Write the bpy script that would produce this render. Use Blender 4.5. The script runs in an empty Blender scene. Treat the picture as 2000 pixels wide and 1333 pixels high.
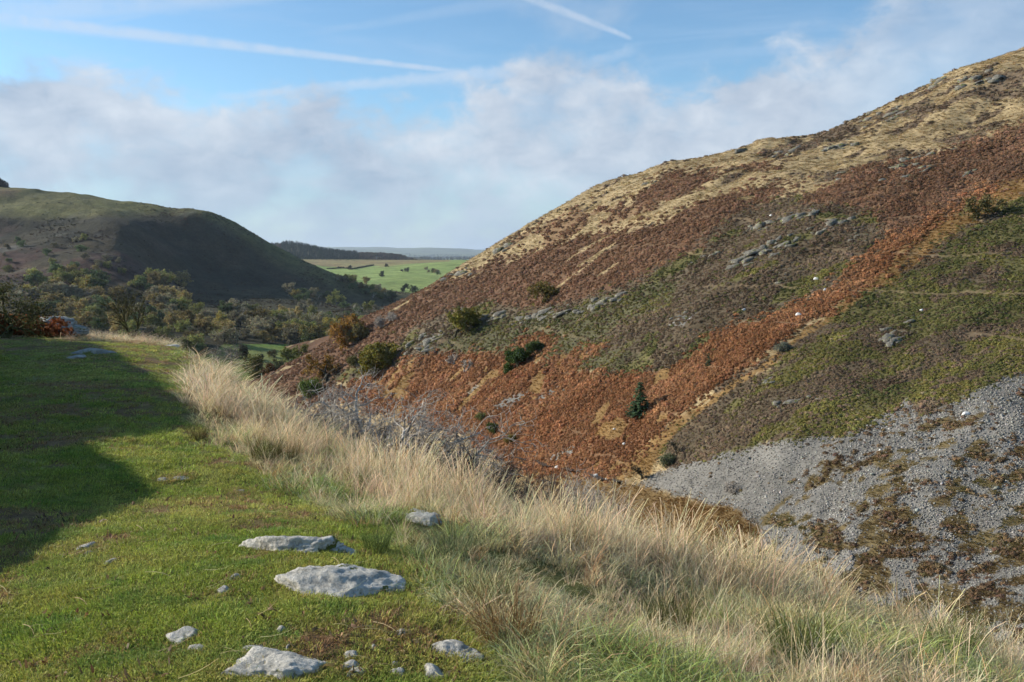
import bpy, math, random
import numpy as np
from mathutils import Vector

R = math.radians
rng = np.random.default_rng(7)
random.seed(7)
scene = bpy.context.scene
COL = scene.collection

# ------------------------------------------------------------------ camera, sky, sun, exposure
F_PX = 1664.0                       # focal length in pixels of the 2000 px wide photograph
PITCH = math.atan((666.5 - 500.0) / F_PX)
EYE = np.array([0.0, 0.0, 1.65])
cam_data = bpy.data.cameras.new("camera")
cam_data.sensor_width = 36.0
cam_data.lens = 36.0 * F_PX / 2000.0
cam_data.clip_start = 0.1
cam_data.clip_end = 60000.0
cam = bpy.data.objects.new("camera", cam_data)
cam.location = EYE
cam.rotation_euler = (R(90) - PITCH, 0, 0)
COL.objects.link(cam)
scene.camera = cam

SUN_EL, SUN_FWD = R(24.0), R(10.0)   # low autumn sun from the left, a little ahead of the camera
SUN_DIR = np.array([-math.cos(SUN_FWD) * math.cos(SUN_EL), math.sin(SUN_FWD) * math.cos(SUN_EL), math.sin(SUN_EL)])
sun_data = bpy.data.lights.new("sun", 'SUN')
sun_data.energy = 5.0
sun_data.angle = R(0.5)
sun_data.color = (1.0, 0.93, 0.82)
sun = bpy.data.objects.new("sun", sun_data)
sun.rotation_euler = Vector(SUN_DIR).to_track_quat('Z', 'Y').to_euler()
sun.location = (-60, 20, 60)
COL.objects.link(sun)

scene.view_settings.view_transform = 'Standard'
scene.view_settings.look = 'None'
scene.view_settings.gamma = 1.0
scene.view_settings.exposure = 0.55
scene.render.engine = 'CYCLES'
scene.cycles.use_denoising = True
scene.cycles.max_bounces = 5
scene.cycles.diffuse_bounces = 2
scene.cycles.transmission_bounces = 3
scene.cycles.transparent_max_bounces = 8
scene.cycles.volume_bounces = 0
scene.cycles.use_adaptive_sampling = True
scene.cycles.adaptive_threshold = 0.03


def build_world():
    w = bpy.data.worlds.new("World")
    scene.world = w
    w.use_nodes = True
    w.cycles.sampling_method = 'MANUAL'
    w.cycles.sample_map_resolution = 512
    nt = w.node_tree
    nt.nodes.clear()
    N = nt.nodes.new
    L = nt.links.new

    def math_node(op, a, b=None, c=None, clamp=False):
        n = N('ShaderNodeMath'); n.operation = op; n.use_clamp = clamp
        for i, v in enumerate((a, b, c)):
            if v is None: continue
            if isinstance(v, (int, float)): n.inputs[i].default_value = v
            else: L(v, n.inputs[i])
        return n.outputs[0]

    def smooth(v, a, b, lo=0.0, hi=1.0):
        n = N('ShaderNodeMapRange'); n.interpolation_type = 'SMOOTHSTEP'
        L(v, n.inputs[0])
        for i, q in ((1, a), (2, b), (3, lo), (4, hi)):
            if isinstance(q, (int, float)): n.inputs[i].default_value = q
            else: L(q, n.inputs[i])
        return n.outputs[0]

    sky = N('ShaderNodeTexSky')
    sky.sky_type = 'NISHITA'
    sky.sun_disc = False
    sky.sun_elevation = SUN_EL
    sky.sun_rotation = math.atan2(SUN_DIR[0], SUN_DIR[1])
    sky.altitude = 200
    sky.air_density = 1.0
    sky.dust_density = 0.3
    sky.ozone_density = 2.5
    tc = N('ShaderNodeTexCoord')
    sep = N('ShaderNodeSeparateXYZ')
    L(tc.outputs['Generated'], sep.inputs[0])
    X, Y, Z = sep.outputs

    def noise(scale_xyz, scale, detail, rough, off=(0, 0, 0), dist=0.0):
        m = N('ShaderNodeMapping')
        m.inputs['Scale'].default_value = scale_xyz
        m.inputs['Location'].default_value = off
        L(tc.outputs['Generated'], m.inputs[0])
        n = N('ShaderNodeTexNoise')
        n.inputs['Scale'].default_value = scale
        n.inputs['Detail'].default_value = detail
        n.inputs['Roughness'].default_value = rough
        n.inputs['Distortion'].default_value = dist
        L(m.outputs[0], n.inputs['Vector'])
        return n.outputs['Fac']

    az = math_node('ARCTAN2', X, Y)                 # radians right of the view axis
    el = math_node('ARCSINE', Z)
    # the top of the cloud bank waves with azimuth
    big = noise((1, 1, 0.6), 3.3, 2, 0.5, (3.1, 0.4, 0))
    mid = noise((1, 1, 1.5), 9.0, 6, 0.58, (0.3, 1.7, 0.2), 0.25)
    fine = noise((1, 1, 1.6), 22.0, 6, 0.6, (5.3, 0.7, 0.9), 0.3)
    soft = noise((1, 1, 2.2), 6.0, 3, 0.5, (1.3, 2.7, 4.1))
    top = N('ShaderNodeFloatCurve')
    azn = smooth(az, -math.pi, math.pi)
    azn = math_node('MULTIPLY_ADD', az, 0.5, 0.5, clamp=True)     # -1..1 rad -> 0..1
    L(azn, top.inputs['Value'])
    cv = top.mapping.curves[0]
    pts = [(0.0, .36), (.22, .355), (.30, .375), (.38, .375), (.44, .355), (.49, .40), (.52, .47), (.56, .43), (.60, .40),
           (.64, .42), (.68, .47), (.71, .57), (.745, .60), (.78, .55), (.86, .52), (1.0, .45)]
    cv.points[0].location = pts[0]
    cv.points[1].location = pts[-1]
    for p in pts[1:-1]:
        cv.points.new(*p)
    top.mapping.update()
    top_el = math_node('MULTIPLY', top.outputs[0], 0.5)           # radians
    top_el = math_node('ADD', top_el, math_node('MULTIPLY_ADD', mid, 0.16, -0.08))
    top_el = math_node('ADD', top_el, math_node('MULTIPLY_ADD', fine, 0.07, -0.035))
    diff = math_node('SUBTRACT', top_el, el)
    bank = smooth(diff, -0.014, 0.036)
    holes = smooth(math_node('ADD', math_node('MULTIPLY', mid, 0.7), math_node('MULTIPLY', fine, 0.3)), 0.34, 0.56, 0.68, 1.0)
    bank = math_node('MULTIPLY', bank, holes)
    low = smooth(el, 0.0, 0.085, 0.95, 1.0)
    bank = math_node('MULTIPLY', bank, low)
    bank = math_node('MULTIPLY', bank, 0.93)
    bank = math_node('MULTIPLY', bank, smooth(az, 0.30, 0.46, 1.0, 0.62))
    # loose wisps of cloud high up
    wisp = smooth(noise((1, 1, 1.3), 5.0, 5, 0.55, (7.7, 2.2, 1.1), 0.3), 0.60, 0.78, 0.0, 0.5)
    cirrus = smooth(noise((1.0, 1.0, 7.0), 3.0, 4, 0.6, (0.7, 6.2, 3.1), 0.5), 0.45, 0.8, 0.0, 0.32)

    def px_dir(px, py):
        v = (666.5 - py) / F_PX
        d = np.array([(px - 1000) / F_PX, math.cos(PITCH) + v * math.sin(PITCH), -math.sin(PITCH) + v * math.cos(PITCH)])
        return d / np.linalg.norm(d)

    def contrail(p0, p1, w0, w1, strength, rough_scale, lump, fade0=0.04, fade1=0.03, c0=0.0, c1=1.0):
        a, b = px_dir(*p0), px_dir(*p1)
        n = np.cross(a, b); n /= np.linalg.norm(n)
        t = np.cross(n, a)
        ang = math.acos(float(np.dot(a, b)))
        def dot(v):
            m = N('ShaderNodeVectorMath'); m.operation = 'DOT_PRODUCT'
            L(tc.outputs['Generated'], m.inputs[0]); m.inputs[1].default_value = v
            return m.outputs['Value']
        along = math_node('DIVIDE', math_node('ARCTAN2', dot(tuple(t)), dot(tuple(a))), ang)
        nz = noise((1, 1, 1), rough_scale, 4, 0.6, (a[0] * 9, 1.0, 2.0))
        d = math_node('ADD', dot(tuple(n)), math_node('MULTIPLY_ADD', nz, lump, -lump / 2))
        width = math_node('MULTIPLY_ADD', along, (w1 - w0) / F_PX, w0 / F_PX)
        q = math_node('DIVIDE', math_node('ABSOLUTE', d), width)
        m = smooth(q, 0.15, 1.0, 1.0, 0.0)
        m = math_node('MULTIPLY', m, smooth(along, c0 - fade0, c0 + fade0))
        m = math_node('MULTIPLY', m, smooth(along, c1 - fade1, c1 + fade1, 1.0, 0.0))
        m = math_node('MULTIPLY', m, smooth(nz, 0.25, 0.65, 0.55, 1.0))
        return math_node('MULTIPLY', m, strength)

    trails = [
        contrail((-300, 0), (890, 140), 22, 6, 0.62, 60, 0.002, 0.02, 0.05),
        contrail((930, -45), (1232, 75), 16, 6, 0.55, 90, 0.002, 0.02, 0.02),
        contrail((430, 190), (1010, 138), 10, 20, 0.5, 75, 0.010, 0.1, 0.1),
        contrail((-200, 45), (560, -15), 34, 22, 0.42, 40, 0.012, 0.05, 0.2),
        contrail((640, 60), (1100, -15), 9, 22, 0.16, 30, 0.006, 0.2, 0.1),
        contrail((180, 48), (300, 24), 7, 8, 0.22, 40, 0.003, 0.2, 0.2),
        contrail((1120, 130), (1240, 98), 14, 16, 0.30, 90, 0.012, 0.2, 0.2),
        contrail((540, 214), (690, 205), 8, 7, 0.22, 60, 0.004, 0.2, 0.2),
    ]
    tot = trails[0]
    for t in trails[1:]:
        tot = math_node('MAXIMUM', tot, t)

    # colours are in units of the sky texture
    shade = math_node('ADD', math_node('MULTIPLY', soft, 0.6), math_node('MULTIPLY', fine, 0.4))
    ramp = N('ShaderNodeValToRGB')
    L(shade, ramp.inputs[0])
    ramp.color_ramp.elements[0].position = 0.36
    ramp.color_ramp.elements[0].color = (CLOUD_K * .37, CLOUD_K * .46, CLOUD_K * .60, 1)
    ramp.color_ramp.elements[1].position = 0.64
    ramp.color_ramp.elements[1].color = (CLOUD_K * .70, CLOUD_K * .76, CLOUD_K * .84, 1)

    dm = N('ShaderNodeMix'); dm.data_type = 'RGBA'
    L(smooth(el, 0.0, 0.13, 0.75, 0.0), dm.inputs[0]); L(ramp.outputs[0], dm.inputs[6])
    dm.inputs[7].default_value = (CLOUD_K * .36, CLOUD_K * .50, CLOUD_K * .68, 1)

    def mix(fac, a, b):
        n = N('ShaderNodeMix'); n.data_type = 'RGBA'
        if isinstance(fac, (int, float)): n.inputs[0].default_value = fac
        else: L(fac, n.inputs[0])
        for s, v in ((6, a), (7, b)):
            if isinstance(v, tuple): n.inputs[s].default_value = v
            else: L(v, n.inputs[s])
        return n.outputs[2]

    tint = N('ShaderNodeMix'); tint.data_type = 'RGBA'; tint.blend_type = 'MULTIPLY'
    tint.inputs[0].default_value = 1.0
    L(sky.outputs[0], tint.inputs[6]); tint.inputs[7].default_value = SKY_TINT
    c = mix(cirrus, tint.outputs[2], (CLOUD_K * .55, CLOUD_K * .68, CLOUD_K * .88, 1))
    c = mix(tot, c, (CLOUD_K * .62, CLOUD_K * .72, CLOUD_K * .86, 1))
    c = mix(wisp, c, (CLOUD_K * .50, CLOUD_K * .60, CLOUD_K * .74, 1))
    c = mix(bank, c, dm.outputs[2])
    bg = N('ShaderNodeBackground')
    bg.inputs['Strength'].default_value = SKY_STRENGTH
    L(c, bg.inputs[0])
    out = N('ShaderNodeOutputWorld')
    L(bg.outputs[0], out.inputs[0])


SKY_STRENGTH = 0.11
CLOUD_K = 1.0 / SKY_STRENGTH * 0.71
SKY_TINT = (0.88, 1.04, 1.08, 1)
build_world()

# ------------------------------------------------------------------ helpers
def tag(o, label=None, cat=None, group=None, kind=None):
    if label: o["label"] = label
    if cat: o["category"] = cat
    if group: o["group"] = group
    if kind: o["kind"] = kind
    return o


def empty(name, loc, rz=0.0, s=1.0, parent=None):
    o = bpy.data.objects.new(name, None)
    o.location = loc
    o.rotation_euler = (0, 0, rz)
    o.scale = (s, s, s) if not hasattr(s, '__len__') else s
    o.parent = parent
    COL.objects.link(o)
    return o


def mk_mesh(name, V, faces, mat=None, smooth=False, attrs=None):
    """V (n,3); faces: array (m,k) or list of such arrays; attrs {name:(n,3) colours or (n,) floats}"""
    me = bpy.data.meshes.new(name)
    V = np.asarray(V, dtype=np.float32)
    if not isinstance(faces, (list, tuple)): faces = [faces]
    faces = [np.asarray(f, dtype=np.int32) for f in faces if len(f)]
    me.vertices.add(len(V))
    me.vertices.foreach_set("co", V.ravel())
    nl = sum(f.size for f in faces); npoly = sum(len(f) for f in faces)
    me.loops.add(nl)
    me.loops.foreach_set("vertex_index", np.concatenate([f.ravel() for f in faces]) if faces else np.zeros(0, np.int32))
    me.polygons.add(npoly)
    starts, off = [], 0
    for f in faces:
        k = f.shape[1]
        starts.append(np.arange(len(f), dtype=np.int32) * k + off)
        off += f.size
    me.polygons.foreach_set("loop_start", np.concatenate(starts) if starts else np.zeros(0, np.int32))
    if smooth:
        me.polygons.foreach_set("use_smooth", np.ones(npoly, dtype=bool))
    me.update(calc_edges=True)
    me.validate()
    for k, a in (attrs or {}).items():
        a = np.asarray(a, dtype=np.float32)
        if a.ndim == 1:
            at = me.attributes.new(k, 'FLOAT', 'POINT'); at.data.foreach_set("value", a)
        else:
            at = me.attributes.new(k, 'FLOAT_COLOR', 'POINT')
            at.data.foreach_set("color", np.concatenate([a, np.ones((len(a), 1), np.float32)], 1).ravel())
    if mat: me.materials.append(mat)
    return me


def link(name, me, parent=None, loc=(0, 0, 0), rot=(0, 0, 0), s=1.0):
    o = bpy.data.objects.new(name, me)
    o.location = loc; o.rotation_euler = rot
    o.scale = (s, s, s) if not hasattr(s, '__len__') else s
    o.parent = parent
    COL.objects.link(o)
    return o


def _hash(xi, yi, seed):
    h = (xi * 374761393 + yi * 668265263 + seed * 1274126177) & 0xffffffff
    h = ((h ^ (h >> 13)) * 1274126177) & 0xffffffff
    h = ((h ^ (h >> 16)) * 2246822519) & 0xffffffff
    return (h ^ (h >> 15)).astype(np.float64) / 4294967295.0


def vnoise(x, y, seed=0):
    x = np.asarray(x, float); y = np.asarray(y, float)
    xi = np.floor(x).astype(np.int64); yi = np.floor(y).astype(np.int64)
    fx = x - xi; fy = y - yi
    ux = fx * fx * fx * (fx * (fx * 6 - 15) + 10); uy = fy * fy * fy * (fy * (fy * 6 - 15) + 10)
    a = _hash(xi, yi, seed); b = _hash(xi + 1, yi, seed); c = _hash(xi, yi + 1, seed); d = _hash(xi + 1, yi + 1, seed)
    return (a + (b - a) * ux) * (1 - uy) + (c + (d - c) * ux) * uy


def fbm(x, y, seed=0, octv=4, gain=0.5):
    s = 0; a = 1; t = 0
    for i in range(octv):
        ca, sa = math.cos(i * 0.9), math.sin(i * 0.9)
        s = s + a * vnoise((x * ca - y * sa) * 2 ** i + 17.3 * i, (x * sa + y * ca) * 2 ** i - 9.1 * i, seed + i)
        t += a; a *= gain
    return s / t * 2 - 1           # -1..1


def ray(px, py):
    v = (666.5 - np.asarray(py, float)) / F_PX
    u = (np.asarray(px, float) - 1000) / F_PX
    return u, math.cos(PITCH) + v * math.sin(PITCH), -math.sin(PITCH) + v * math.cos(PITCH)


def P(px, py, Yd, dz=0.0):
    dx, dy, dz_ = ray(px, py)
    return (dx / dy * Yd, Yd, EYE[2] + dz_ / dy * Yd + dz)


def proj(x, y, z):
    z = z - EYE[2]
    f = y * math.cos(PITCH) - z * math.sin(PITCH)
    u = y * math.sin(PITCH) + z * math.cos(PITCH)
    f = np.maximum(f, 0.05)
    return 1000 + F_PX * x / f, 666.5 - F_PX * u / f


class TPS:
    def __init__(self, pts, lam=0.0):
        pts = np.array(pts, float)
        self.c = pts[:, :2].mean(0); self.s = np.abs(pts[:, :2] - self.c).max()
        p = (pts[:, :2] - self.c) / self.s
        n = len(p)
        K = self._k(np.linalg.norm(p[:, None] - p[None], axis=2)) + lam * np.eye(n)
        A = np.zeros((n + 3, n + 3)); A[:n, :n] = K
        A[:n, n] = 1; A[:n, n + 1:] = p; A[n, :n] = 1; A[n + 1:, :n] = p.T
        b = np.zeros(n + 3); b[:n] = pts[:, 2]
        self.w = np.linalg.solve(A, b); self.p = p

    @staticmethod
    def _k(r):
        return np.where(r > 1e-9, r * r * np.log(np.maximum(r, 1e-9)), 0.0)

    def __call__(self, x, y):
        x = np.asarray(x, float); sh = x.shape
        q = (np.stack([x.ravel(), np.asarray(y, float).ravel()], 1) - self.c) / self.s
        out = np.empty(len(q)); n = len(self.p)
        for i in range(0, len(q), 40000):
            qq = q[i:i + 40000]
            out[i:i + 40000] = self._k(np.linalg.norm(qq[:, None] - self.p[None], axis=2)) @ self.w[:n] + self.w[n] + qq @ self.w[n + 1:]
        return out.reshape(sh)


class HeightGrid:
    """a spline surface sampled once on a square grid, read back bilinearly"""
    def __init__(self, f, x0, x1, y0, y1, step):
        self.x0, self.y0, self.h = x0, y0, step
        gx = np.arange(x0, x1 + step, step); gy = np.arange(y0, y1 + step, step)
        XX, YY = np.meshgrid(gx, gy)
        self.z = f(XX, YY); self.nx, self.ny = len(gx), len(gy)

    def __call__(self, x, y):
        u = np.clip((np.asarray(x, float) - self.x0) / self.h, 0, self.nx - 1.001); v = np.clip((np.asarray(y, float) - self.y0) / self.h, 0, self.ny - 1.001)
        i = u.astype(int); j = v.astype(int); u = u - i; v = v - j
        z = self.z
        return (z[j, i] * (1 - u) + z[j, i + 1] * u) * (1 - v) + (z[j + 1, i] * (1 - u) + z[j + 1, i + 1] * u) * v


def inpoly(x, y, poly):
    c = np.zeros(np.shape(x), bool)
    pa = np.array(poly, float)
    box = np.where((x > pa[:, 0].min()) & (x < pa[:, 0].max()) & (y > pa[:, 1].min()) & (y < pa[:, 1].max()))[0]
    if len(box) < len(c):
        if len(box): c[box] = inpoly(x[box], y[box], poly)
        return c
    n = len(poly)
    for i in range(n):
        x0, y0 = poly[i]; x1, y1 = poly[(i + 1) % n]
        if y0 == y1: continue
        cond = (y0 > y) != (y1 > y)
        c ^= cond & (x < (x1 - x0) * (y - y0) / (y1 - y0) + x0)
    return c


def pick(px, py, zf, y0, y1, n=90):
    """where the sight line through a photograph pixel meets a terrain sheet"""
    dx, dy, dz = ray(px, py)
    for _ in range(3):
        Y = np.geomspace(y0, y1, n)
        X = dx / dy * Y; Zr = EYE[2] + dz / dy * Y
        d = Zr - zf(X, Y)
        i = np.where((d[:-1] > 0) & (d[1:] <= 0))[0]
        k = int(i[0]) if len(i) else min(int(np.argmin(np.abs(d))), n - 2)
        y0, y1 = Y[max(k - (0 if len(i) else 1), 0)], Y[k + 1]
        n = 14
    yy = .5 * (y0 + y1); xx = dx / dy * yy
    return np.array([xx, yy, float(zf(np.array([xx]), np.array([yy]))[0])])


def grid_faces(nr, nc):
    i = np.arange(nr - 1)[:, None] * nc + np.arange(nc - 1)[None]
    return np.stack([i, i + 1, i + nc + 1, i + nc], -1).reshape(-1, 4)

# ------------------------------------------------------------------ materials
def new_mat(name):
    m = bpy.data.materials.new(name); m.use_nodes = True
    nt = m.node_tree; nt.nodes.clear()
    return m, nt, nt.nodes.new, nt.links.new


def ground_mat(name, scales, amt=0.5, bump=0.3, bump_scale=None, bump_dist=0.05):
    """vertex colour times several sizes of noise, with fine relief"""
    m, nt, N, L = new_mat(name)
    at = N('ShaderNodeAttribute'); at.attribute_name = 'col'
    tc = N('ShaderNodeTexCoord')
    cur = at.outputs['Color']
    last = None
    for k, s in enumerate(scales):
        n = N('ShaderNodeTexNoise'); n.inputs['Scale'].default_value = s; n.inputs['Detail'].default_value = 4
        n.inputs['Roughness'].default_value = 0.65
        L(tc.outputs['Object'], n.inputs['Vector'])
        mr = N('ShaderNodeMapRange'); L(n.outputs['Fac'], mr.inputs[0])
        mr.inputs[1].default_value = 0.3; mr.inputs[2].default_value = 0.7
        mr.inputs[3].default_value = 1 - amt; mr.inputs[4].default_value = 1 + amt
        mx = N('ShaderNodeMix'); mx.data_type = 'RGBA'; mx.blend_type = 'MULTIPLY'; mx.inputs[0].default_value = 1
        L(cur, mx.inputs[6]); L(mr.outputs[0], mx.inputs[7])
        cur = mx.outputs[2]; last = n
    b = N('ShaderNodeBsdfPrincipled'); b.inputs['Roughness'].default_value = 0.95
    b.inputs['Specular IOR Level'].default_value = 0.1
    L(cur, b.inputs['Base Color'])
    bp = N('ShaderNodeBump'); bp.inputs['Strength'].default_value = bump; bp.inputs['Distance'].default_value = bump_dist
    nb = N('ShaderNodeTexNoise'); nb.inputs['Scale'].default_value = bump_scale or scales[-1]; nb.inputs['Detail'].default_value = 6
    nb.inputs['Roughness'].default_value = 0.7
    L(tc.outputs['Object'], nb.inputs['Vector'])
    L(nb.outputs['Fac'], bp.inputs['Height']); L(bp.outputs[0], b.inputs['Normal'])
    o = N('ShaderNodeOutputMaterial'); L(b.outputs[0], o.inputs[0])
    return m


def leaf_mat(name, transl=0.3, rough=0.75, spec=0.2, source='INSTANCER'):
    """colour from the scatter point (or the object's own colour), brightened per leaf by attribute 'bc'"""
    m, nt, N, L = new_mat(name)
    if source == 'OBJECT':
        at = N('ShaderNodeObjectInfo'); c = at.outputs['Color']
    else:
        at = N('ShaderNodeAttribute'); at.attribute_type = source; at.attribute_name = 'col'; c = at.outputs['Color']
    bc = N('ShaderNodeAttribute'); bc.attribute_name = 'bc'
    mx = N('ShaderNodeMix'); mx.data_type = 'RGBA'; mx.blend_type = 'MULTIPLY'; mx.inputs[0].default_value = 1
    L(c, mx.inputs[6]); L(bc.outputs['Color'], mx.inputs[7])
    b = N('ShaderNodeBsdfPrincipled'); b.inputs['Roughness'].default_value = rough
    b.inputs['Specular IOR Level'].default_value = spec
    L(mx.outputs[2], b.inputs['Base Color'])
    o = N('ShaderNodeOutputMaterial')
    if transl > 0:
        t = N('ShaderNodeBsdfTranslucent'); L(mx.outputs[2], t.inputs['Color'])
        ms = N('ShaderNodeMixShader'); ms.inputs[0].default_value = transl
        L(b.outputs[0], ms.inputs[1]); L(t.outputs[0], ms.inputs[2]); L(ms.outputs[0], o.inputs[0])
    else:
        L(b.outputs[0], o.inputs[0])
    return m


def bark_mat(name, c0, c1, scale=9.0):
    m, nt, N, L = new_mat(name)
    tc = N('ShaderNodeTexCoord'); n = N('ShaderNodeTexNoise'); n.inputs['Scale'].default_value = scale
    n.inputs['Detail'].default_value = 5
    L(tc.outputs['Object'], n.inputs['Vector'])
    r = N('ShaderNodeValToRGB'); L(n.outputs['Fac'], r.inputs[0])
    r.color_ramp.elements[0].position = .35; r.color_ramp.elements[0].color = (*c0, 1)
    r.color_ramp.elements[1].position = .68; r.color_ramp.elements[1].color = (*c1, 1)
    b = N('ShaderNodeBsdfPrincipled'); b.inputs['Roughness'].default_value = .9; b.inputs['Specular IOR Level'].default_value = .1
    L(r.outputs[0], b.inputs['Base Color'])
    bp = N('ShaderNodeBump'); bp.inputs['Strength'].default_value = .4; bp.inputs['Distance'].default_value = .02
    L(n.outputs['Fac'], bp.inputs['Height']); L(bp.outputs[0], b.inputs['Normal'])
    o = N('ShaderNodeOutputMaterial'); L(b.outputs[0], o.inputs[0])
    return m


def rock_mat(name, dark, mid, pale, scale=3.0, moss=0.0, bump=0.5, dist=0.02):
    m, nt, N, L = new_mat(name)
    tc = N('ShaderNodeTexCoord')
    def noise(s, d=6, r=.62, dd=0.0):
        n = N('ShaderNodeTexNoise'); n.inputs['Scale'].default_value = s; n.inputs['Detail'].default_value = d
        n.inputs['Roughness'].default_value = r; n.inputs['Distortion'].default_value = dd
        L(tc.outputs['Object'], n.inputs['Vector']); return n.outputs['Fac']
    n1 = noise(scale, 8, .68, .4)
    r = N('ShaderNodeValToRGB'); L(n1, r.inputs[0])
    e = r.color_ramp.elements
    e[0].position = .30; e[0].color = (*dark, 1); e[1].position = .72; e[1].color = (*pale, 1)
    k = e.new(.48); k.color = (*mid, 1)
    n2 = noise(scale * 5.5, 6, .7)
    mr = N('ShaderNodeMapRange'); L(n2, mr.inputs[0]); mr.inputs[1].default_value = .3; mr.inputs[2].default_value = .7
    mr.inputs[3].default_value = .65; mr.inputs[4].default_value = 1.3
    mx = N('ShaderNodeMix'); mx.data_type = 'RGBA'; mx.blend_type = 'MULTIPLY'; mx.inputs[0].default_value = 1
    L(r.outputs[0], mx.inputs[6]); L(mr.outputs[0], mx.inputs[7])
    c = mx.outputs[2]
    if moss > 0:
        n3 = noise(scale * .9, 5, .6)
        st = N('ShaderNodeMapRange'); L(n3, st.inputs[0]); st.inputs[1].default_value = 1 - moss; st.inputs[2].default_value = 1.04 - moss
        mm = N('ShaderNodeMix'); mm.data_type = 'RGBA'; L(st.outputs[0], mm.inputs[0]); L(c, mm.inputs[6])
        mm.inputs[7].default_value = (.10, .11, .02, 1); c = mm.outputs[2]
    b = N('ShaderNodeBsdfPrincipled'); b.inputs['Roughness'].default_value = .85; b.inputs['Specular IOR Level'].default_value = .25
    L(c, b.inputs['Base Color'])
    add = N('ShaderNodeMath'); add.operation = 'MULTIPLY_ADD'; L(n2, add.inputs[0]); add.inputs[1].default_value = .5; L(n1, add.inputs[2])
    bp = N('ShaderNodeBump'); bp.inputs['Strength'].default_value = bump; bp.inputs['Distance'].default_value = dist
    L(add.outputs[0], bp.inputs['Height']); L(bp.outputs[0], b.inputs['Normal'])
    o = N('ShaderNodeOutputMaterial'); L(b.outputs[0], o.inputs[0])
    return m


def plain_mat(name, c, rough=.8, spec=.2):
    m, nt, N, L = new_mat(name)
    tc = N('ShaderNodeTexCoord'); n = N('ShaderNodeTexNoise'); n.inputs['Scale'].default_value = 4
    L(tc.outputs['Object'], n.inputs['Vector'])
    mr = N('ShaderNodeMapRange'); L(n.outputs['Fac'], mr.inputs[0]); mr.inputs[3].default_value = .85; mr.inputs[4].default_value = 1.15
    mx = N('ShaderNodeMix'); mx.data_type = 'RGBA'; mx.blend_type = 'MULTIPLY'; mx.inputs[0].default_value = 1
    mx.inputs[6].default_value = (*c, 1); L(mr.outputs[0], mx.inputs[7])
    b = N('ShaderNodeBsdfPrincipled'); b.inputs['Roughness'].default_value = rough; b.inputs['Specular IOR Level'].default_value = spec
    L(mx.outputs[2], b.inputs['Base Color'])
    o = N('ShaderNodeOutputMaterial'); L(b.outputs[0], o.inputs[0])
    return m


M_TURF = ground_mat("turf_soil", (0.9, 7.0, 40.0), .35, .6, 30, .03)
M_HILL = ground_mat("hillside_soil", (0.06, 0.5, 2.5), .20, .35, 2.0, .15)
M_VALE = ground_mat("valley_soil", (0.012, 0.07, 0.35), .28, .8, .12, 3.0)
M_FAR = ground_mat("far_soil", (0.002, 0.012, 0.05), .22, .3, .01, 6.0)
M_GRASS = leaf_mat("grass_blades", .38, .6, .25)
M_BRACKEN = leaf_mat("bracken_fronds", .25, .85, .1)
M_HEATHER = leaf_mat("heather_sprigs", .15, .9, .1)
M_LEAF = leaf_mat("tree_leaves", .30, .75, .15, 'OBJECT')
M_NEEDLE = leaf_mat("conifer_needles", .10, .8, .15, 'OBJECT')
M_SCREE = leaf_mat("scree_stone", 0, .85, .25)
M_BARK = bark_mat("dark_bark", (.025, .02, .015), (.09, .085, .055))
M_MOSSBARK = bark_mat("mossy_bark", (.03, .025, .015), (.13, .13, .05), 5)
M_TWIG = bark_mat("grey_lichen_twigs", (.22, .19, .155), (.58, .53, .46), 6)
M_BIRCH = bark_mat("pale_birch_bark", (.30, .27, .24), (.62, .58, .52), 3)
M_STONE = rock_mat("pale_path_stone", (.18, .17, .14), (.42, .40, .345), (.64, .61, .54), 7.0, .38, 1.0, .03)
M_CRAG = rock_mat("crag_rock", (.05, .045, .035), (.14, .13, .105), (.34, .32, .265), .9, .44, .9, .15)
M_BOULDER = rock_mat("lichen_boulder", (.07, .07, .055), (.24, .24, .21), (.50, .50, .46), 1.6, .42, .9, .05)

# ------------------------------------------------------------------ terrain sheets
# stream at the valley bottom: photograph pixel and distance ahead
STREAM = [P(2450, 1290, 56), P(2000, 1150, 72), P(1600, 1020, 88), P(1400, 975, 102), P(1250, 947, 116), P(1090, 909, 140),
          P(1000, 894, 156), P(800, 838, 205), P(700, 803, 245), P(510, 752, 330), P(420, 722, 400)]
SKYLINE = [(2000, 97, 296), (1960, 116, 292), (1900, 127, 286), (1850, 143, 282), (1810, 170, 278), (1740, 204, 276), (1690, 232, 276),
           (1640, 250, 280), (1600, 264, 288), (1570, 276, 296), (1480, 276, 306), (1430, 298, 308), (1330, 322, 316), (1250, 340, 332), (1180, 362, 340), (1100, 400, 350),
           (1050, 430, 356), (1000, 460, 362), (930, 503, 362), (870, 540, 360), (800, 580, 356), (750, 604, 358), (700, 630, 360), (640, 668, 352),
           (560, 716, 342), (510, 746, 334)]
hp = list(STREAM)
for q in SKYLINE:
    p = P(*q); hp.append(p)
for (px, py, Y) in [(2000, 97, 296), (1810, 170, 278), (1600, 264, 288), (1430, 298, 308), (1250, 340, 332), (1100, 400, 350), (930, 503, 362),
                    (800, 580, 356), (700, 630, 360), (560, 716, 342)]:
    a = P(px, py, Y); k = 1.28
    hp.append((a[0] * k, a[1] * k, a[2] - 4 - .02 * Y))
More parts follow.
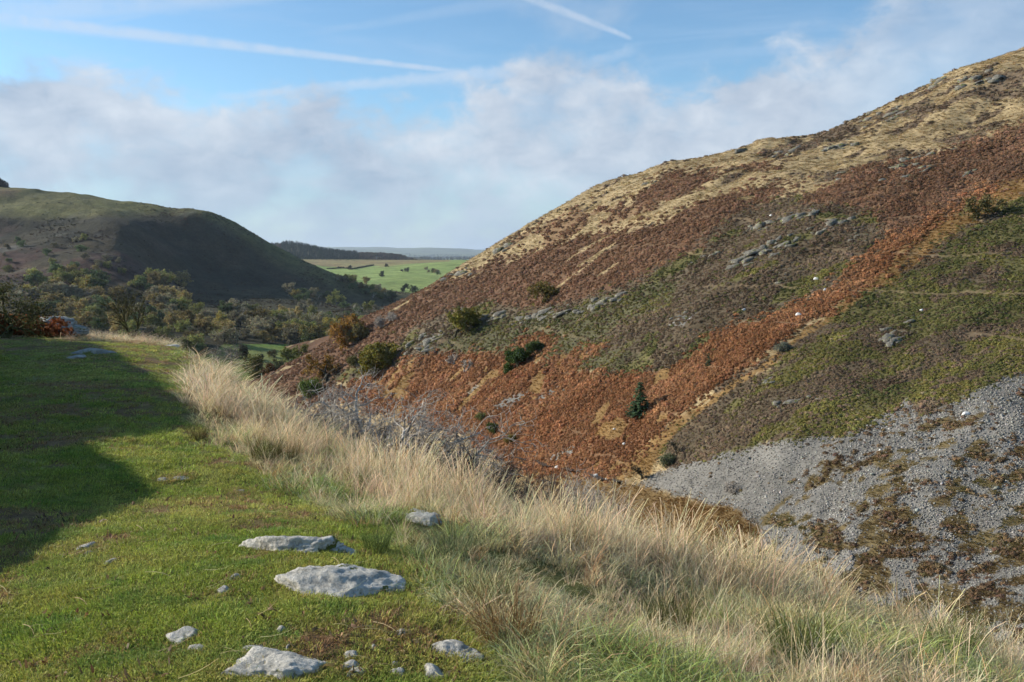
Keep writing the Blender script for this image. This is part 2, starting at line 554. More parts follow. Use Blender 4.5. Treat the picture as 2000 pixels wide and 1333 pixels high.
for q in [(2000, 1000, 81), (2000, 725, 105), (2000, 600, 120), (2000, 500, 136), (2000, 400, 157), (2000, 300, 186), (2000, 200, 227),
          (1600, 850, 103), (1600, 700, 121), (1600, 600, 137), (1600, 500, 158), (1600, 400, 186), (1600, 320, 226),
          (1250, 810, 133), (1250, 700, 153), (1250, 600, 177), (1250, 500, 208), (1250, 400, 262),
          (1000, 800, 175), (1000, 700, 201), (1000, 600, 238), (1000, 510, 296),
          (800, 700, 250), (800, 640, 280), (800, 605, 310), (700, 740, 270), (700, 680, 302)]:
    hp.append(P(*q))
hp += [(-125, 345, -57), (-165, 385, -64), (-112, 405, -60), (-150, 300, -62), (-200, 330, -68), (-95, 290, -54)]
hp += [(95, 70, -18), (190, 110, 25), (260, 220, 80), (300, 330, 92)]
tps_hill = HeightGrid(TPS(hp, 1e-6), -220, 420, 44, 500, 1.5)


def z_hill(x, y):
    x = np.asarray(x, float); y = np.asarray(y, float)
    z = tps_hill(x, y)
    # small gullies and swells, running down towards the stream
    s = (x * .78 + y * .62); t = (-x * .62 + y * .78)
    hi = np.clip((z - 8) / 25, 0, 1)
    z = z + hi * (1.5 * fbm(x / 15, y / 15, 21, 3) + .8 * np.maximum(fbm(x / 6, y / 6, 23, 3), 0))
    z = z + 1.5 * fbm(s / 34, t / 20, 3, 3) + .55 * fbm(s / 12, t / 6, 9, 3) + .18 * fbm(x / 2.2, y / 2.2, 14, 2)
    return z


vp = [P(440, 710, 400), P(540, 690, 450), P(600, 670, 505), P(690, 640, 570), P(780, 600, 830), P(840, 582, 1000),
      P(700, 562, 1250), P(800, 540, 1550), P(860, 556, 1330), P(900, 520, 1900), P(820, 516, 2050), P(620, 522, 2100), P(720, 527, 2050), P(640, 540, 1600),
      P(420, 640, 520), P(480, 612, 600), P(300, 600, 600), P(150, 560, 650), P(0, 560, 620), P(0, 500, 720), P(0, 430, 860), P(0, 366, 1050),
      P(75, 372, 1045), P(150, 377, 1030), P(150, 450, 830), P(220, 388, 1010), P(280, 394, 1000), P(340, 404, 985), P(265, 428, 870), P(255, 475, 800), P(245, 525, 715), P(330, 470, 905), P(400, 500, 908), P(400, 545, 850), P(330, 535, 815), P(460, 525, 915), P(460, 568, 830), P(520, 565, 880), P(380, 585, 735), P(380, 416, 965), P(410, 436, 955),
      P(440, 456, 950), P(475, 478, 950), P(505, 500, 950), P(540, 519, 950), P(590, 545, 940), P(560, 592, 800), P(640, 570, 930), P(640, 602, 800), P(740, 604, 890), P(700, 592, 910),
      P(-300, 560, 560), P(-300, 420, 850), P(-300, 350, 1050), P(0, 640, 450), P(250, 660, 430)]
for q in [(0, 366, 1050), (150, 377, 1030), (280, 394, 1000), (380, 416, 965), (475, 478, 950), (590, 545, 940)]:
    a = P(*q); vp.append((a[0] * 1.25, a[1] * 1.25, a[2] - 40 if q[0] < 450 else a[2] - 14))
vp += [(-100, 100, -55), (-300, 150, -42), (60, 160, -75), (250, 300, -75), (150, 500, -70), (0, 450, -62), (300, 900, -60), (450, 1400, -50), (-60, 250, -56), (-250, 300, -46),
       (600, 2000, -40), (-1600, 2200, 20), (-1000, 2200, 0)]
tps_vale = HeightGrid(TPS(vp, 1e-6), -2420, 1060, 90, 2620, 8)


def z_vale(x, y):
    x = np.asarray(x, float); y = np.asarray(y, float)
    z = tps_vale(x, y)
    rough = np.clip((z + 46) / 25, 0, 1) * np.clip((1250 - y) / 150, 0, 1)
    z = z + rough * (7 * fbm(x / 110, y / 110, 31, 3) + 3.0 * fbm(x / 38, y / 38, 37, 3) + 1.0 * fbm(x / 12, y / 12, 41, 2))
    z = z + (1 - rough) * (1.6 * fbm(x / 150, y / 150, 43, 2))
    return z


# the shelf the path runs on
EDGE = [(2000, 1210, 6.5, .45), (1800, 1145, 6.8, .45), (1600, 1085, 7.2, .45), (1450, 1042, 7.6, .45), (1300, 1005, 8.0, .45), (1150, 975, 8.4, .45), (1000, 940, 9.0, .43),
        (850, 898, 10, .42), (750, 866, 11, .40), (650, 828, 12.5, .40), (560, 788, 14.5, .40), (470, 745, 18, .38), (400, 702, 24, .36), (350, 670, 31, .34)]
ap = [P(500, 1300, 3.45), P(630, 1160, 4.3), P(200, 1150, 4.5), P(900, 1250, 3.8), P(0, 1250, 3.9), P(200, 1000, 7), P(450, 1000, 6.8), P(650, 1010, 6.9), P(800, 1010, 7.0), P(200, 850, 11), P(400, 900, 9.6),
      P(300, 800, 13.5), P(200, 740, 18), P(330, 760, 16.5), P(250, 700, 24), P(170, 672, 36), P(100, 662, 39), P(255, 655, 43),
      (0, 0, 0), (-2, 1.5, .02), (2, 1.5, -.14), (0, -8, .5), (3.2, 3.4, -.75), (-4, -8, 1.4), (5, -8, -1.2),
      P(1250, 1180, 5.4, -.12), P(1600, 1230, 4.9, -.15), P(1000, 1090, 5.9, -.05), P(1900, 1320, 4.4, -.15)]
for k, (px, py, Y, h) in enumerate(EDGE):
    p = P(px, py, Y, -h); ap.append(p)
    if k % 2 == 0:
        rs = -ray(px, py)[2] / ray(px, py)[1]
        for d, dz in ((6, .9), (15, 2.6), (32, 5.5)):
            if px > 1200: dz = dz * (2.0 if px > 1500 else 1.5)
            ap.append((p[0] + .62 * d, p[1] + .78 * d, p[2] - dz - rs * .78 * d))
ap += [(-7.2, 5.5, .02), (-9.5, 10.5, -.5), (-12.3, 17, -.85), (-24, 18, -.6), (-17.6, 26, -1.3), (-30, 28, -1.0), (-14, 6, .3), (-9, -4, .8),
       (-25, 39, -2.05), (-33, 44, -2.1), (-45, 46, -2.0), (-60, 50, -2), (-30, 62, -6.0), (-60, 90, -8),
       (-18, 58, -6.5), (-30, 80, -12), (-22, 52, -3.9), (-20, 90, -22), (-40, 120, -26), (-90, 120, -12), (0, 60, -16), (10, 100, -32), (-10, 130, -40), (5, 125, -36)]
ap += [(p[0], p[1], p[2] - q) for p, q in zip(STREAM[1:6], (6, 5, 3.0, 1.0, .8))]
ap += [(60, 55, -32), (50, 90, -36), (40, 20, -22), (20, 6, -10)]
tps_shelf = HeightGrid(TPS(ap, 1e-7), -150, 150, -60, 152, .5)


def bank_rise(x, y):
    """the hill side that rises to the left of the path, mostly out of the frame"""
    foot = np.interp(y, [-20, 0, 4, 12, 20, 30, 40, 55, 90], [-3.2, -3.4, -3.6, -7.6, -12.4, -18.3, -25.0, -38, -70])
    s = np.maximum(foot - x + .35 * fbm(x / 2.5, y / 2.5, 55, 2), 0)
    crest = np.interp(y, [-20, 2, 4.4, 5.5, 7, 9, 10.6, 12.5, 16, 30, 38, 45, 60], [.3, .3, .4, 1.1, 1.4, 1.65, 1.35, 2.3, 3.6, 3.6, 2.0, 1.4, .5])
    steep = crest * (1 - np.exp(-(s / (crest * .48)) ** 1.5))
    return steep + .22 * np.maximum(s - crest, 0)


_E = [(P(px, py, Y), -ray(px, py)[2] / ray(px, py)[1], Y) for px, py, Y, h in EDGE][::-1]
EDGE_A = np.array([e[0][0] / e[0][1] for e in _E]); EDGE_R = np.array([e[1] for e in _E]); EDGE_D = np.array([e[2] for e in _E])


def brow_cap(x, y):
    """beyond the brow the ground drops away steeply towards the stream"""
    yy = np.maximum(y, .5)
    a = np.clip(x / yy, -.6, .95)
    r = np.interp(a, EDGE_A, EDGE_R) + np.clip(a - EDGE_A[-1], 0, 1) * .25
    d = np.interp(a, EDGE_A, EDGE_D)
    over = np.maximum(yy - d * 1.04, 0)
    cap = EYE[2] - r * yy - .38 - .05 * over - .10 * np.minimum(over, 6)
    fade = np.clip((EDGE_A[0] - a) / .05, 0, 1) * 40 + np.clip(1 - over / .6, 0, 1) * 5
    return cap + fade


def z_shelf(x, y):
    x = np.asarray(x, float); y = np.asarray(y, float)
    z = tps_shelf(x, y)
    d = np.hypot(x, y)
    far = np.clip((d - 12) / 40, 0, 1)
    z = z + bank_rise(x, y)
    c = brow_cap(x, y)
    z = np.where(z > c, c + .08 * np.tanh((z - c)), z)
    z = z + .055 * fbm(x / 1.6, y / 1.6, 51, 3) + .018 * fbm(x / .35, y / .35, 57, 2) + far * .5 * fbm(x / 9, y / 9, 53, 3)
    return z


STRAW_Y = np.array([(300, 715), (345, 795), (380, 850), (530, 868), (600, 915), (700, 965), (850, 1005), (1000, 1048), (1150, 1095), (1300, 1135), (1500, 1172), (1700, 1220), (2000, 1305), (2400, 1440)], float)
PATH_X = np.array([(600, 330), (680, 345), (760, 332), (800, 330), (860, 345), (900, 420), (960, 480), (1000, 600), (1040, 720), (1100, 745), (1140, 790), (1200, 850), (1260, 930), (1333, 985), (1600, 1150), (3000, 1800)], float)


def shelf_zone(x, y, z):
    """0 close-cropped path turf .. 1 mid grass .. 2 tall straw-coloured grass, as a smooth number"""
    px, py = proj(x, y, z)
    px = px + 26 * fbm(x / .9, y / .9, 61, 3); py = py + 16 * fbm(x / .9, y / .9, 67, 3)
    straw = np.interp(px, STRAW_Y[:, 0], STRAW_Y[:, 1]) - py          # > 0: inside the straw band
    path = px - np.interp(py, PATH_X[:, 0], PATH_X[:, 1])              # > 0: right of the path
    a = np.clip(path / 70, 0, 1)
    b = np.clip((straw + 25) / 60, 0, 1) * np.clip(path / 20, 0, 1)
    zn = a + b
    crest = np.clip((y - 35.5) / 1.5, 0, 1) * (px > 110) * (px < 460)
    return np.maximum(zn, 1.9 * crest), px, py


def lerp(a, b, t):
    t = np.asarray(t)[..., None]
    return np.asarray(a) * (1 - t) + np.asarray(b) * t


def shelf_colour(x, y, z):
    zn, px, py = shelf_zone(x, y, z)
    n1 = fbm(x / .55, y / .55, 71, 3); n2 = fbm(x / 2.1, y / 2.1, 77, 3)
    c = lerp((.14, .145, .03), (.19, .18, .045), np.clip(.5 + n1, 0, 1))
    n3 = fbm(x / .16, y / .16, 79, 2)
    soil = np.clip((n2 + .8 * n1 + .6 * n3 + .20) * 2.4, 0, 1) * .92
    ex = np.exp(-(((px - 655) / 75) ** 2 + ((py - 1265) / 42) ** 2))
    soil = np.clip(soil + 1.4 * ex, 0, 1)
    c = lerp(c, (.17, .105, .052), soil)
    c = lerp(c, (.15, .14, .05), np.clip(zn, 0, 1) * .6)
    c = lerp(c, (.27, .20, .09), np.clip(zn - 1, 0, 1))
    far = np.clip((np.hypot(x, y) - 30) / 25, 0, 1) * (zn > 1)
    c = lerp(c, (.20, .115, .04), far)
    return c, soil


def build_sheet(name, XX, YY, zf, cf, mat, label=None):
    ZZ = zf(XX, YY)
    nr, nc = XX.shape
    V = np.stack([XX, YY, ZZ], -1).reshape(-1, 3)
    col = cf(V[:, 0], V[:, 1], V[:, 2])
    f = grid_faces(nr, nc)
    a = V[f[:, 1]] - V[f[:, 0]]; b = V[f[:, 3]] - V[f[:, 0]]
    if np.cross(a, b)[:, 2].mean() < 0: f = f[:, ::-1]
    me = mk_mesh(name, V, f, mat, True, {'col': col})
    o = link(name, me)
    tag(o, label, None, None, 'structure')
    return o


rr = np.geomspace(1.2, 150, 300)[:, None]; th = np.radians(np.linspace(-112, 100, 430))[None]
GX = rr * np.sin(th); GY = rr * np.cos(th) - 1.0
build_sheet("path_shelf_ground", GX, GY, z_shelf, lambda x, y, z: shelf_colour(x, y, z)[0], M_TURF, "grassy shelf carrying the green path above the valley")

# vegetation belts on the far hillside, outlined in photograph pixels and carried onto the slope
BELTS = [
    ('rust', [(380, 860), (400, 770), (480, 738), (560, 680), (640, 640), (700, 605), (760, 590), (830, 562), (900, 540), (1000, 503), (1080, 474), (1180, 457), (1290, 432), (1400, 402), (1480, 387), (1560, 367), (1500, 395), (1420, 440), (1350, 490), (1270, 530), (1180, 570), (1060, 600), (980, 592), (880, 605), (800, 645), (760, 672), (690, 705), (640, 800)]),
    ('rust', [(1215, 402), (1310, 342), (1420, 333), (1380, 352), (1330, 380), (1250, 402)]),
    ('rustmix', [(960, 500), (1040, 450), (1150, 402), (1240, 398), (1310, 402), (1200, 436), (1080, 470)]),
    ('rust', [(1290, 430), (1380, 392), (1480, 370), (1560, 350), (1500, 384), (1400, 410)]),
    ('rustmix', [(1430, 345), (1500, 312), (1560, 300), (1520, 325), (1470, 350)]),
    ('heather', [(690, 705), (760, 672), (800, 645), (880, 605), (980, 592), (1060, 600), (1180, 570), (1270, 530), (1350, 490), (1420, 440), (1480, 402), (1560, 385), (1700, 388), (1830, 412), (1800, 430), (1700, 500), (1600, 575), (1470, 640), (1400, 655), (1380, 690), (1290, 722), (1180, 738), (1100, 715), (1000, 690), (850, 694), (790, 704), (700, 745), (650, 740)]),
    ('darkgreen', [(860, 680), (900, 630), (1000, 615), (1100, 610), (1200, 575), (1330, 540), (1300, 600), (1200, 640), (1170, 690), (1250, 690), (1180, 738), (1100, 715), (1000, 690)]),
    ('rust', [(1560, 398), (1640, 346), (1740, 314), (1850, 290), (2060, 230), (2060, 360), (1950, 362), (1870, 400), (1830, 415), (1740, 470), (1690, 402)]),
    ('brown', [(1480, 300), (1580, 258), (1700, 222), (1790, 212), (1700, 258), (1600, 296), (1510, 335)]),
    ('brown', [(1740, 205), (1850, 152), (2010, 128), (2010, 190), (1880, 202), (1790, 240)]),
    ('brown', [(1560, 360), (1700, 300), (1900, 255), (2000, 200), (2000, 225), (1900, 270), (1720, 315), (1590, 375)]),
    ('orange', [(640, 780), (690, 745), (760, 722), (790, 702), (850, 690), (930, 686), (1005, 690), (1000, 662), (1085, 652), (1075, 690), (1040, 722), (1165, 668), (1172, 682), (1110, 725), (1180, 738), (1290, 720), (1380, 690), (1400, 652), (1470, 636), (1530, 608), (1600, 572), (1650, 538), (1700, 498), (1750, 458), (1810, 425), (1870, 395), (1960, 355), (1900, 400), (1800, 470), (1700, 545), (1600, 612), (1490, 680), (1420, 735), (1330, 802), (1260, 860), (1215, 930), (1060, 945), (960, 895), (880, 840), (700, 800)]),
    ('ochre', [(1205, 940), (1255, 868), (1330, 808), (1400, 768), (1480, 712), (1540, 668), (1620, 608), (1740, 510), (1850, 420), (1960, 362), (2060, 330), (2060, 365), (1970, 392), (1900, 440), (1800, 505), (1700, 570), (1560, 668), (1450, 745), (1345, 822), (1300, 870), (1265, 930)]),
    ('green', [(1480, 728), (1560, 668), (1700, 570), (1800, 505), (1900, 440), (1970, 395), (2100, 345), (2100, 740), (2000, 722), (1900, 765), (1790, 815), (1640, 852), (1520, 858), (1400, 880), (1500, 780)]),
    ('heather', [(1300, 915), (1290, 880), (1345, 822), (1450, 745), (1520, 712), (1600, 680), (1720, 640), (1790, 650), (1720, 720), (1650, 775), (1560, 825), (1450, 885), (1330, 935)]),
    ('scree', [(1235, 948), (1300, 915), (1380, 895), (1450, 880), (1520, 857), (1600, 850), (1640, 855), (1700, 820), (1772, 778), (1784, 790), (1790, 815), (1850, 790), (1900, 765), (1960, 740), (2150, 680), (2300, 1500), (1700, 1350), (1480, 1150), (1440, 1005), (1350, 972)]),
    ('screemix', [(1560, 960), (1600, 900), (1700, 872), (1760, 835), (1900, 800), (2100, 740), (2300, 1500), (1700, 1350), (1480, 1150), (1500, 1010)]),
    ('flank', [(1120, 930), (1180, 936), (1245, 950), (1350, 974), (1450, 1004), (1500, 1030), (1500, 1200), (1000, 1100), (1040, 940)]),
    ('scree', [(905, 772), (930, 752), (940, 755), (915, 772)]),
    ('scree', [(950, 800), (1000, 772), (1030, 768), (1020, 782), (970, 802)]),
    ('scree', [(1046, 783), (1080, 756), (1100, 750), (1080, 768), (1052, 786)]),
    ('scree', [(1060, 905), (1095, 880), (1130, 868), (1125, 880), (1090, 905)]),
    ('scree', [(1300, 640), (1330, 620), (1360, 610), (1335, 635)]),
]
BELT_COL = {'straw': (.36, .275, .15), 'rust': (.185, .105, .062), 'rustmix': (.24, .155, .085), 'heather': (.125, .097, .062), 'darkgreen': (.098, .092, .048),
            'brown': (.15, .11, .07), 'orange': (.25, .125, .062), 'ochre': (.245, .152, .062), 'green': (.128, .115, .046), 'scree': (.20, .19, .168), 'screemix': (.19, .145, .07), 'flank': (.20, .135, .06)}
BELT_ID = {k: i for i, k in enumerate(BELT_COL)}
BELT_ARR = np.array(list(BELT_COL.values()))


def hill_belt(x, y, z, blur=0.0):
    px, py = proj(x, y, z)
    if blur:
        px = px + blur * rng.standard_normal(len(px)); py = py + .6 * blur * rng.standard_normal(len(py))
    w1, w2 = fbm(x / 9, y / 9, 81, 3), fbm(x / 9, y / 9, 87, 3)
    w3, w4 = fbm(x / 1.7, y / 1.7, 83, 2), fbm(x / 1.7, y / 1.7, 89, 2)
    qx = px + 20 * w1 + 9 * w3; qy = py + 12 * w2 + 5 * w4
    out = np.zeros(px.shape, int)
    for nm, poly in BELTS:
        if nm == 'scree' and len(poly) < 8:
            m = inpoly(px + 4 * w3, py + 2 * w4, poly)
        elif nm in ('scree',):
            m = inpoly(px + 10 * w1 + 7 * w3, py + 6 * w2 + 4 * w4, poly)
        else:
            m = inpoly(qx, qy, poly)
        if nm == 'rustmix': m &= fbm(x / 7, y / 14, 93, 3) > -.05
        if nm == 'brown': m &= fbm(x / 6, y / 6, 95, 3) > -.1
        if nm == 'screemix':
            m &= (fbm(x / 2.3, y / 1.6, 97, 4) + .0011 * (py - 1000)) > .08
        out[m] = BELT_ID[nm]
    # a few tongues of straw grass and heather inside the bracken
    m = (out == BELT_ID['rust']) & (fbm(x / 22, y / 8, 99, 4) > .50); out[m] = BELT_ID['straw']
    m = (out == BELT_ID['green']) & (fbm(x / 7, y / 5, 101, 4) > .12); out[m] = BELT_ID['heather']
    m = (out == BELT_ID['heather']) & (fbm(x / 8, y / 6, 103, 4) > .30); out[m] = BELT_ID['green']
    m = (out == BELT_ID['straw']) & (fbm(x / 9, y / 6, 105, 4) > .45); out[m] = BELT_ID['brown']
    m = (out == BELT_ID['orange']) & (fbm(x / 5, y / 8, 107, 4) > .36) & (py > 690); out[m] = BELT_ID['ochre']
    return out, px, py


def sheep_track(x, y, z):
    """narrow trodden terraces that follow the contour"""
    h = z + 2.2 * fbm(x / 30, y / 30, 191, 2) + .5 * fbm(x / 6, y / 6, 193, 2)
    return (np.abs((h / 6.5) % 1 - .5) < .030) & (fbm(x / 25, y / 25, 195, 2) > -.12)


def hill_colour(x, y, z):
    b, px, py = hill_belt(x, y, z)
    c = BELT_ARR[b] * (1 + .28 * fbm(x / 5, y / 5, 111, 3))[:, None]
    scr = (b == BELT_ID['scree'])
    tr = sheep_track(x, y, z) & ~scr
    c[tr] = .5 * c[tr] + .5 * np.array((.27, .19, .11))
    c[scr] *= 0.9
    k = np.where(scr, 1.0, np.where((b == BELT_ID['rust']) | (b == BELT_ID['orange']), .62, np.where((b == BELT_ID['straw']) | (b == BELT_ID['ochre']), .82, .80)))
    return np.clip(c * k[:, None], .01, .8)


aa = np.linspace(-.42, .86, 470)[None]; yy = np.geomspace(48, 470, 470)[:, None]
HX = aa * yy; HY = np.broadcast_to(yy, HX.shape)
build_sheet("hillside", HX, HY, z_hill, hill_colour, M_HILL, "steep hillside with bracken, heather and scree")


def vale_colour(x, y, z):
    px, py = proj(x, y, z)
    n1 = fbm(x / 60, y / 60, 121, 4); n2 = fbm(x / 25, y / 25, 123, 4); n3 = fbm(x / 140, y / 140, 125, 3)
    c = lerp((.036, .034, .021), (.074, .058, .033), np.clip(.5 + n1, 0, 1))                 # heather and rough grass, darkened in colour for the hill's shade
    brk = np.clip((n3 + .7 * n2 - .02) * 4, 0, 1)
    c = lerp(c, (.070, .040, .030), brk * .85)
    crag = np.clip((fbm(x / 30, y / 30, 127, 4) - .22) * 6, 0, 1) * np.clip((z + 20) / 30, 0, 1)
    c = lerp(c, (.11, .105, .09), crag * .6)
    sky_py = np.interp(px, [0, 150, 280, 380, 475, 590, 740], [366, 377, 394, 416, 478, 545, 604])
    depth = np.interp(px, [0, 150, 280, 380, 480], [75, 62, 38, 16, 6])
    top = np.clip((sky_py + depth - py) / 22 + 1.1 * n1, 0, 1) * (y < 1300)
    c = lerp(c, lerp((.125, .120, .045), (.10, .05, .034), np.clip((n3 + .5 * n1 - .12) * 4, 0, 1)), top * .85)  # olive and brown crest, lighter because its sunlight is put into the colour
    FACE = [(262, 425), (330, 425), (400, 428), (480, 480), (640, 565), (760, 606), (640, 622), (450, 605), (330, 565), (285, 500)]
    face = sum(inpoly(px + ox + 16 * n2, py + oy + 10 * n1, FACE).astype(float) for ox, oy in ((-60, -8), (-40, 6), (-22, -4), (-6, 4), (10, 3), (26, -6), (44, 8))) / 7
    c = lerp(c, lerp((.030, .033, .023), (.058, .047, .031), np.clip(.4 + n2 + .6 * n1, 0, 1)), face * .9)  # shade of the hill's right face, painted into the ground colour
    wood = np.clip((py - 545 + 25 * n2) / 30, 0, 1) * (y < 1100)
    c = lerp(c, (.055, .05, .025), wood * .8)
    # valley-floor meadow and the bright fields beyond
    mead = inpoly(px + 8 * n2, py + 3 * n1, [(380, 745), (395, 700), (440, 672), (500, 672), (560, 672), (600, 680), (620, 700), (540, 745)])
    c[mead] = lerp((.11, .19, .035), (.17, .19, .06), np.clip(.5 + n1[mead], 0, 1))
    fld = (y > 1120) & (px > 380)
    green = lerp((.175, .235, .065), (.225, .275, .085), np.clip(.5 + n1, 0, 1))
    c[fld] = green[fld]
    moor = (y > 2180 + 160 * n3) & (px < 880)
    c[moor] = lerp((.20, .15, .07), (.22, .20, .08), np.clip(.5 + n1[moor], 0, 1))
    return np.clip(c, .01, .8)


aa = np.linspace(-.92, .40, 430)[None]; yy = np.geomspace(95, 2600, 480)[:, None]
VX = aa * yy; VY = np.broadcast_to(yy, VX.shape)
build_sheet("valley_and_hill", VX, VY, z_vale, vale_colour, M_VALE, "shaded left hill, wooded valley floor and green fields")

# wooded ridges and the hazy lowland far beyond
tps_ridge = TPS([P(380, 484, 3300), P(430, 480, 3200), P(490, 479, 3100), P(545, 483, 3050), P(555, 479, 3050), P(620, 490, 3000), P(690, 502, 2900), P(720, 516, 2850), P(300, 482, 3300),
                 P(740, 503, 3300), P(765, 507, 3300), P(800, 515, 3250), P(830, 521, 3200), P(710, 513, 3250), P(500, 525, 2300), P(600, 524, 2350), P(700, 523, 2400), P(800, 522, 2450), P(900, 521, 2400), P(950, 520, 2500),
                 P(400, 524, 2300), P(200, 524, 2400), P(500, 500, 4200), P(700, 516, 4200), P(900, 524, 4200), P(1100, 522, 4200), P(1100, 520, 2500), P(200, 505, 4200), P(880, 523, 3200)], 1e-6)


def z_ridge(x, y):
    return tps_ridge(x, y) + 4 * fbm(np.asarray(x) / 180, np.asarray(y) / 180, 131, 3)


def ridge_colour(x, y, z):
    n = fbm(x / 200, y / 200, 133, 3)
    c = lerp((.05, .065, .03), (.08, .07, .035), np.clip(.5 + n, 0, 1))
    px, py = proj(x, y, z)
    c[(py > 513 + 3 * n) & (px < 690) & (px > 540)] = (.06, .09, .03)
    c[(y < 2420)] = (.17, .13, .07)
    return c


aa = np.linspace(-.42, .08, 220)[None]; yy = np.geomspace(2250, 4400, 90)[:, None]
XX = aa * yy
build_sheet("wooded_ridge", XX, np.broadcast_to(yy, XX.shape), z_ridge, ridge_colour, M_FAR, "dark wooded ridge beyond the green fields")

tps_low = TPS([P(600, 494, 24000), P(700, 491, 24000), P(740, 486, 23500), P(790, 492, 24000), P(850, 493, 25000), P(930, 494, 25000), P(1100, 492, 25000), P(300, 490, 24000), P(-400, 488, 24000), P(2000, 488, 24000),
               P(700, 500, 15000), P(820, 501, 14500), P(930, 502, 14500), P(700, 506, 8500), P(820, 508, 8500), P(930, 509, 8500), P(700, 516, 5000), P(930, 517, 4800), P(300, 516, 5000), P(1300, 515, 5000), (-4000, 4000, -60), (4000, 4000, -60), (0, 3800, -62), (-9000, 31000, 40), (9000, 31000, 40), (0, 31000, 40)], 1e-6)


def z_low(x, y):
    x = np.asarray(x); y = np.asarray(y)
    return tps_low(x, y) + (8 + y * .0024) * fbm(x / 1500, y / 1500, 141, 3) + 4 * fbm(x / 400, y / 400, 143, 3)


def low_colour(x, y, z):
    n = fbm(x / 400, y / 500, 145, 3); n2 = fbm(x / 1500, y / 1200, 147, 3)
    c = lerp((.06, .075, .03), (.12, .15, .05), np.clip(.5 + 1.2 * n + .6 * n2, 0, 1))
    return c


aa = np.linspace(-.8, .8, 260)[None]; yy = np.geomspace(4200, 30500, 150)[:, None]
XX = aa * yy
build_sheet("distant_lowland", XX, np.broadcast_to(yy, XX.shape), z_low, low_colour, M_FAR, "hazy blue lowland and low hills on the horizon")

# ------------------------------------------------------------------ scatter: points that carry blades, fronds or stones
def source_collection(name, meshes):
    c = bpy.data.collections.new(name)
    for i, me in enumerate(meshes):
        c.objects.link(bpy.data.objects.new(f"{name}_{i:02d}", me))
    return c


def scatter(name, pts, yaw, scl, idx, col, coll, label, cat, tilt=None, stretch=None):
    n = len(pts)
    me = bpy.data.meshes.new(name)
    me.vertices.add(n)
    me.vertices.foreach_set("co", np.asarray(pts, np.float32).ravel())
    rot = np.zeros((n, 3), np.float32)
    if tilt is not None: rot[:, :2] = tilt
    rot[:, 2] = yaw
    a = me.attributes.new('rot', 'FLOAT_VECTOR', 'POINT'); a.data.foreach_set('vector', rot.ravel())
    sv = np.repeat(np.asarray(scl, np.float32)[:, None], 3, 1)
    if stretch is not None: sv = sv * stretch
    a = me.attributes.new('scl', 'FLOAT_VECTOR', 'POINT'); a.data.foreach_set('vector', sv.astype(np.float32).ravel())
    a = me.attributes.new('idx', 'INT', 'POINT'); a.data.foreach_set('value', np.asarray(idx, np.int32))
    a = me.attributes.new('col', 'FLOAT_COLOR', 'POINT')
    a.data.foreach_set('color', np.concatenate([np.asarray(col, np.float32), np.ones((n, 1), np.float32)], 1).ravel())
    o = link(name, me)
    tag(o, label, cat, None, 'stuff')
    ng = bpy.data.node_groups.new(name, 'GeometryNodeTree')
    ng.interface.new_socket('Geometry', in_out='INPUT', socket_type='NodeSocketGeometry')
    ng.interface.new_socket('Geometry', in_out='OUTPUT', socket_type='NodeSocketGeometry')
    N = ng.nodes.new; L = ng.links.new
    gi = N('NodeGroupInput'); go = N('NodeGroupOutput')
    iop = N('GeometryNodeInstanceOnPoints')
    ci = N('GeometryNodeCollectionInfo'); ci.inputs['Collection'].default_value = coll
    ci.inputs['Separate Children'].default_value = True; ci.inputs['Reset Children'].default_value = True
    def named(nm, dt):
        k = N('GeometryNodeInputNamedAttribute'); k.data_type = dt; k.inputs['Name'].default_value = nm
        return k.outputs['Attribute']
    e2r = N('FunctionNodeEulerToRotation'); L(named('rot', 'FLOAT_VECTOR'), e2r.inputs[0])
    L(gi.outputs[0], iop.inputs['Points']); L(ci.outputs[0], iop.inputs['Instance'])
    iop.inputs['Pick Instance'].default_value = True
    L(named('idx', 'INT'), iop.inputs['Instance Index'])
    L(e2r.outputs[0], iop.inputs['Rotation']); L(named('scl', 'FLOAT_VECTOR'), iop.inputs['Scale'])
    L(iop.outputs[0], go.inputs[0])
    md = o.modifiers.new('scatter', 'NODES'); md.node_group = ng
    return o


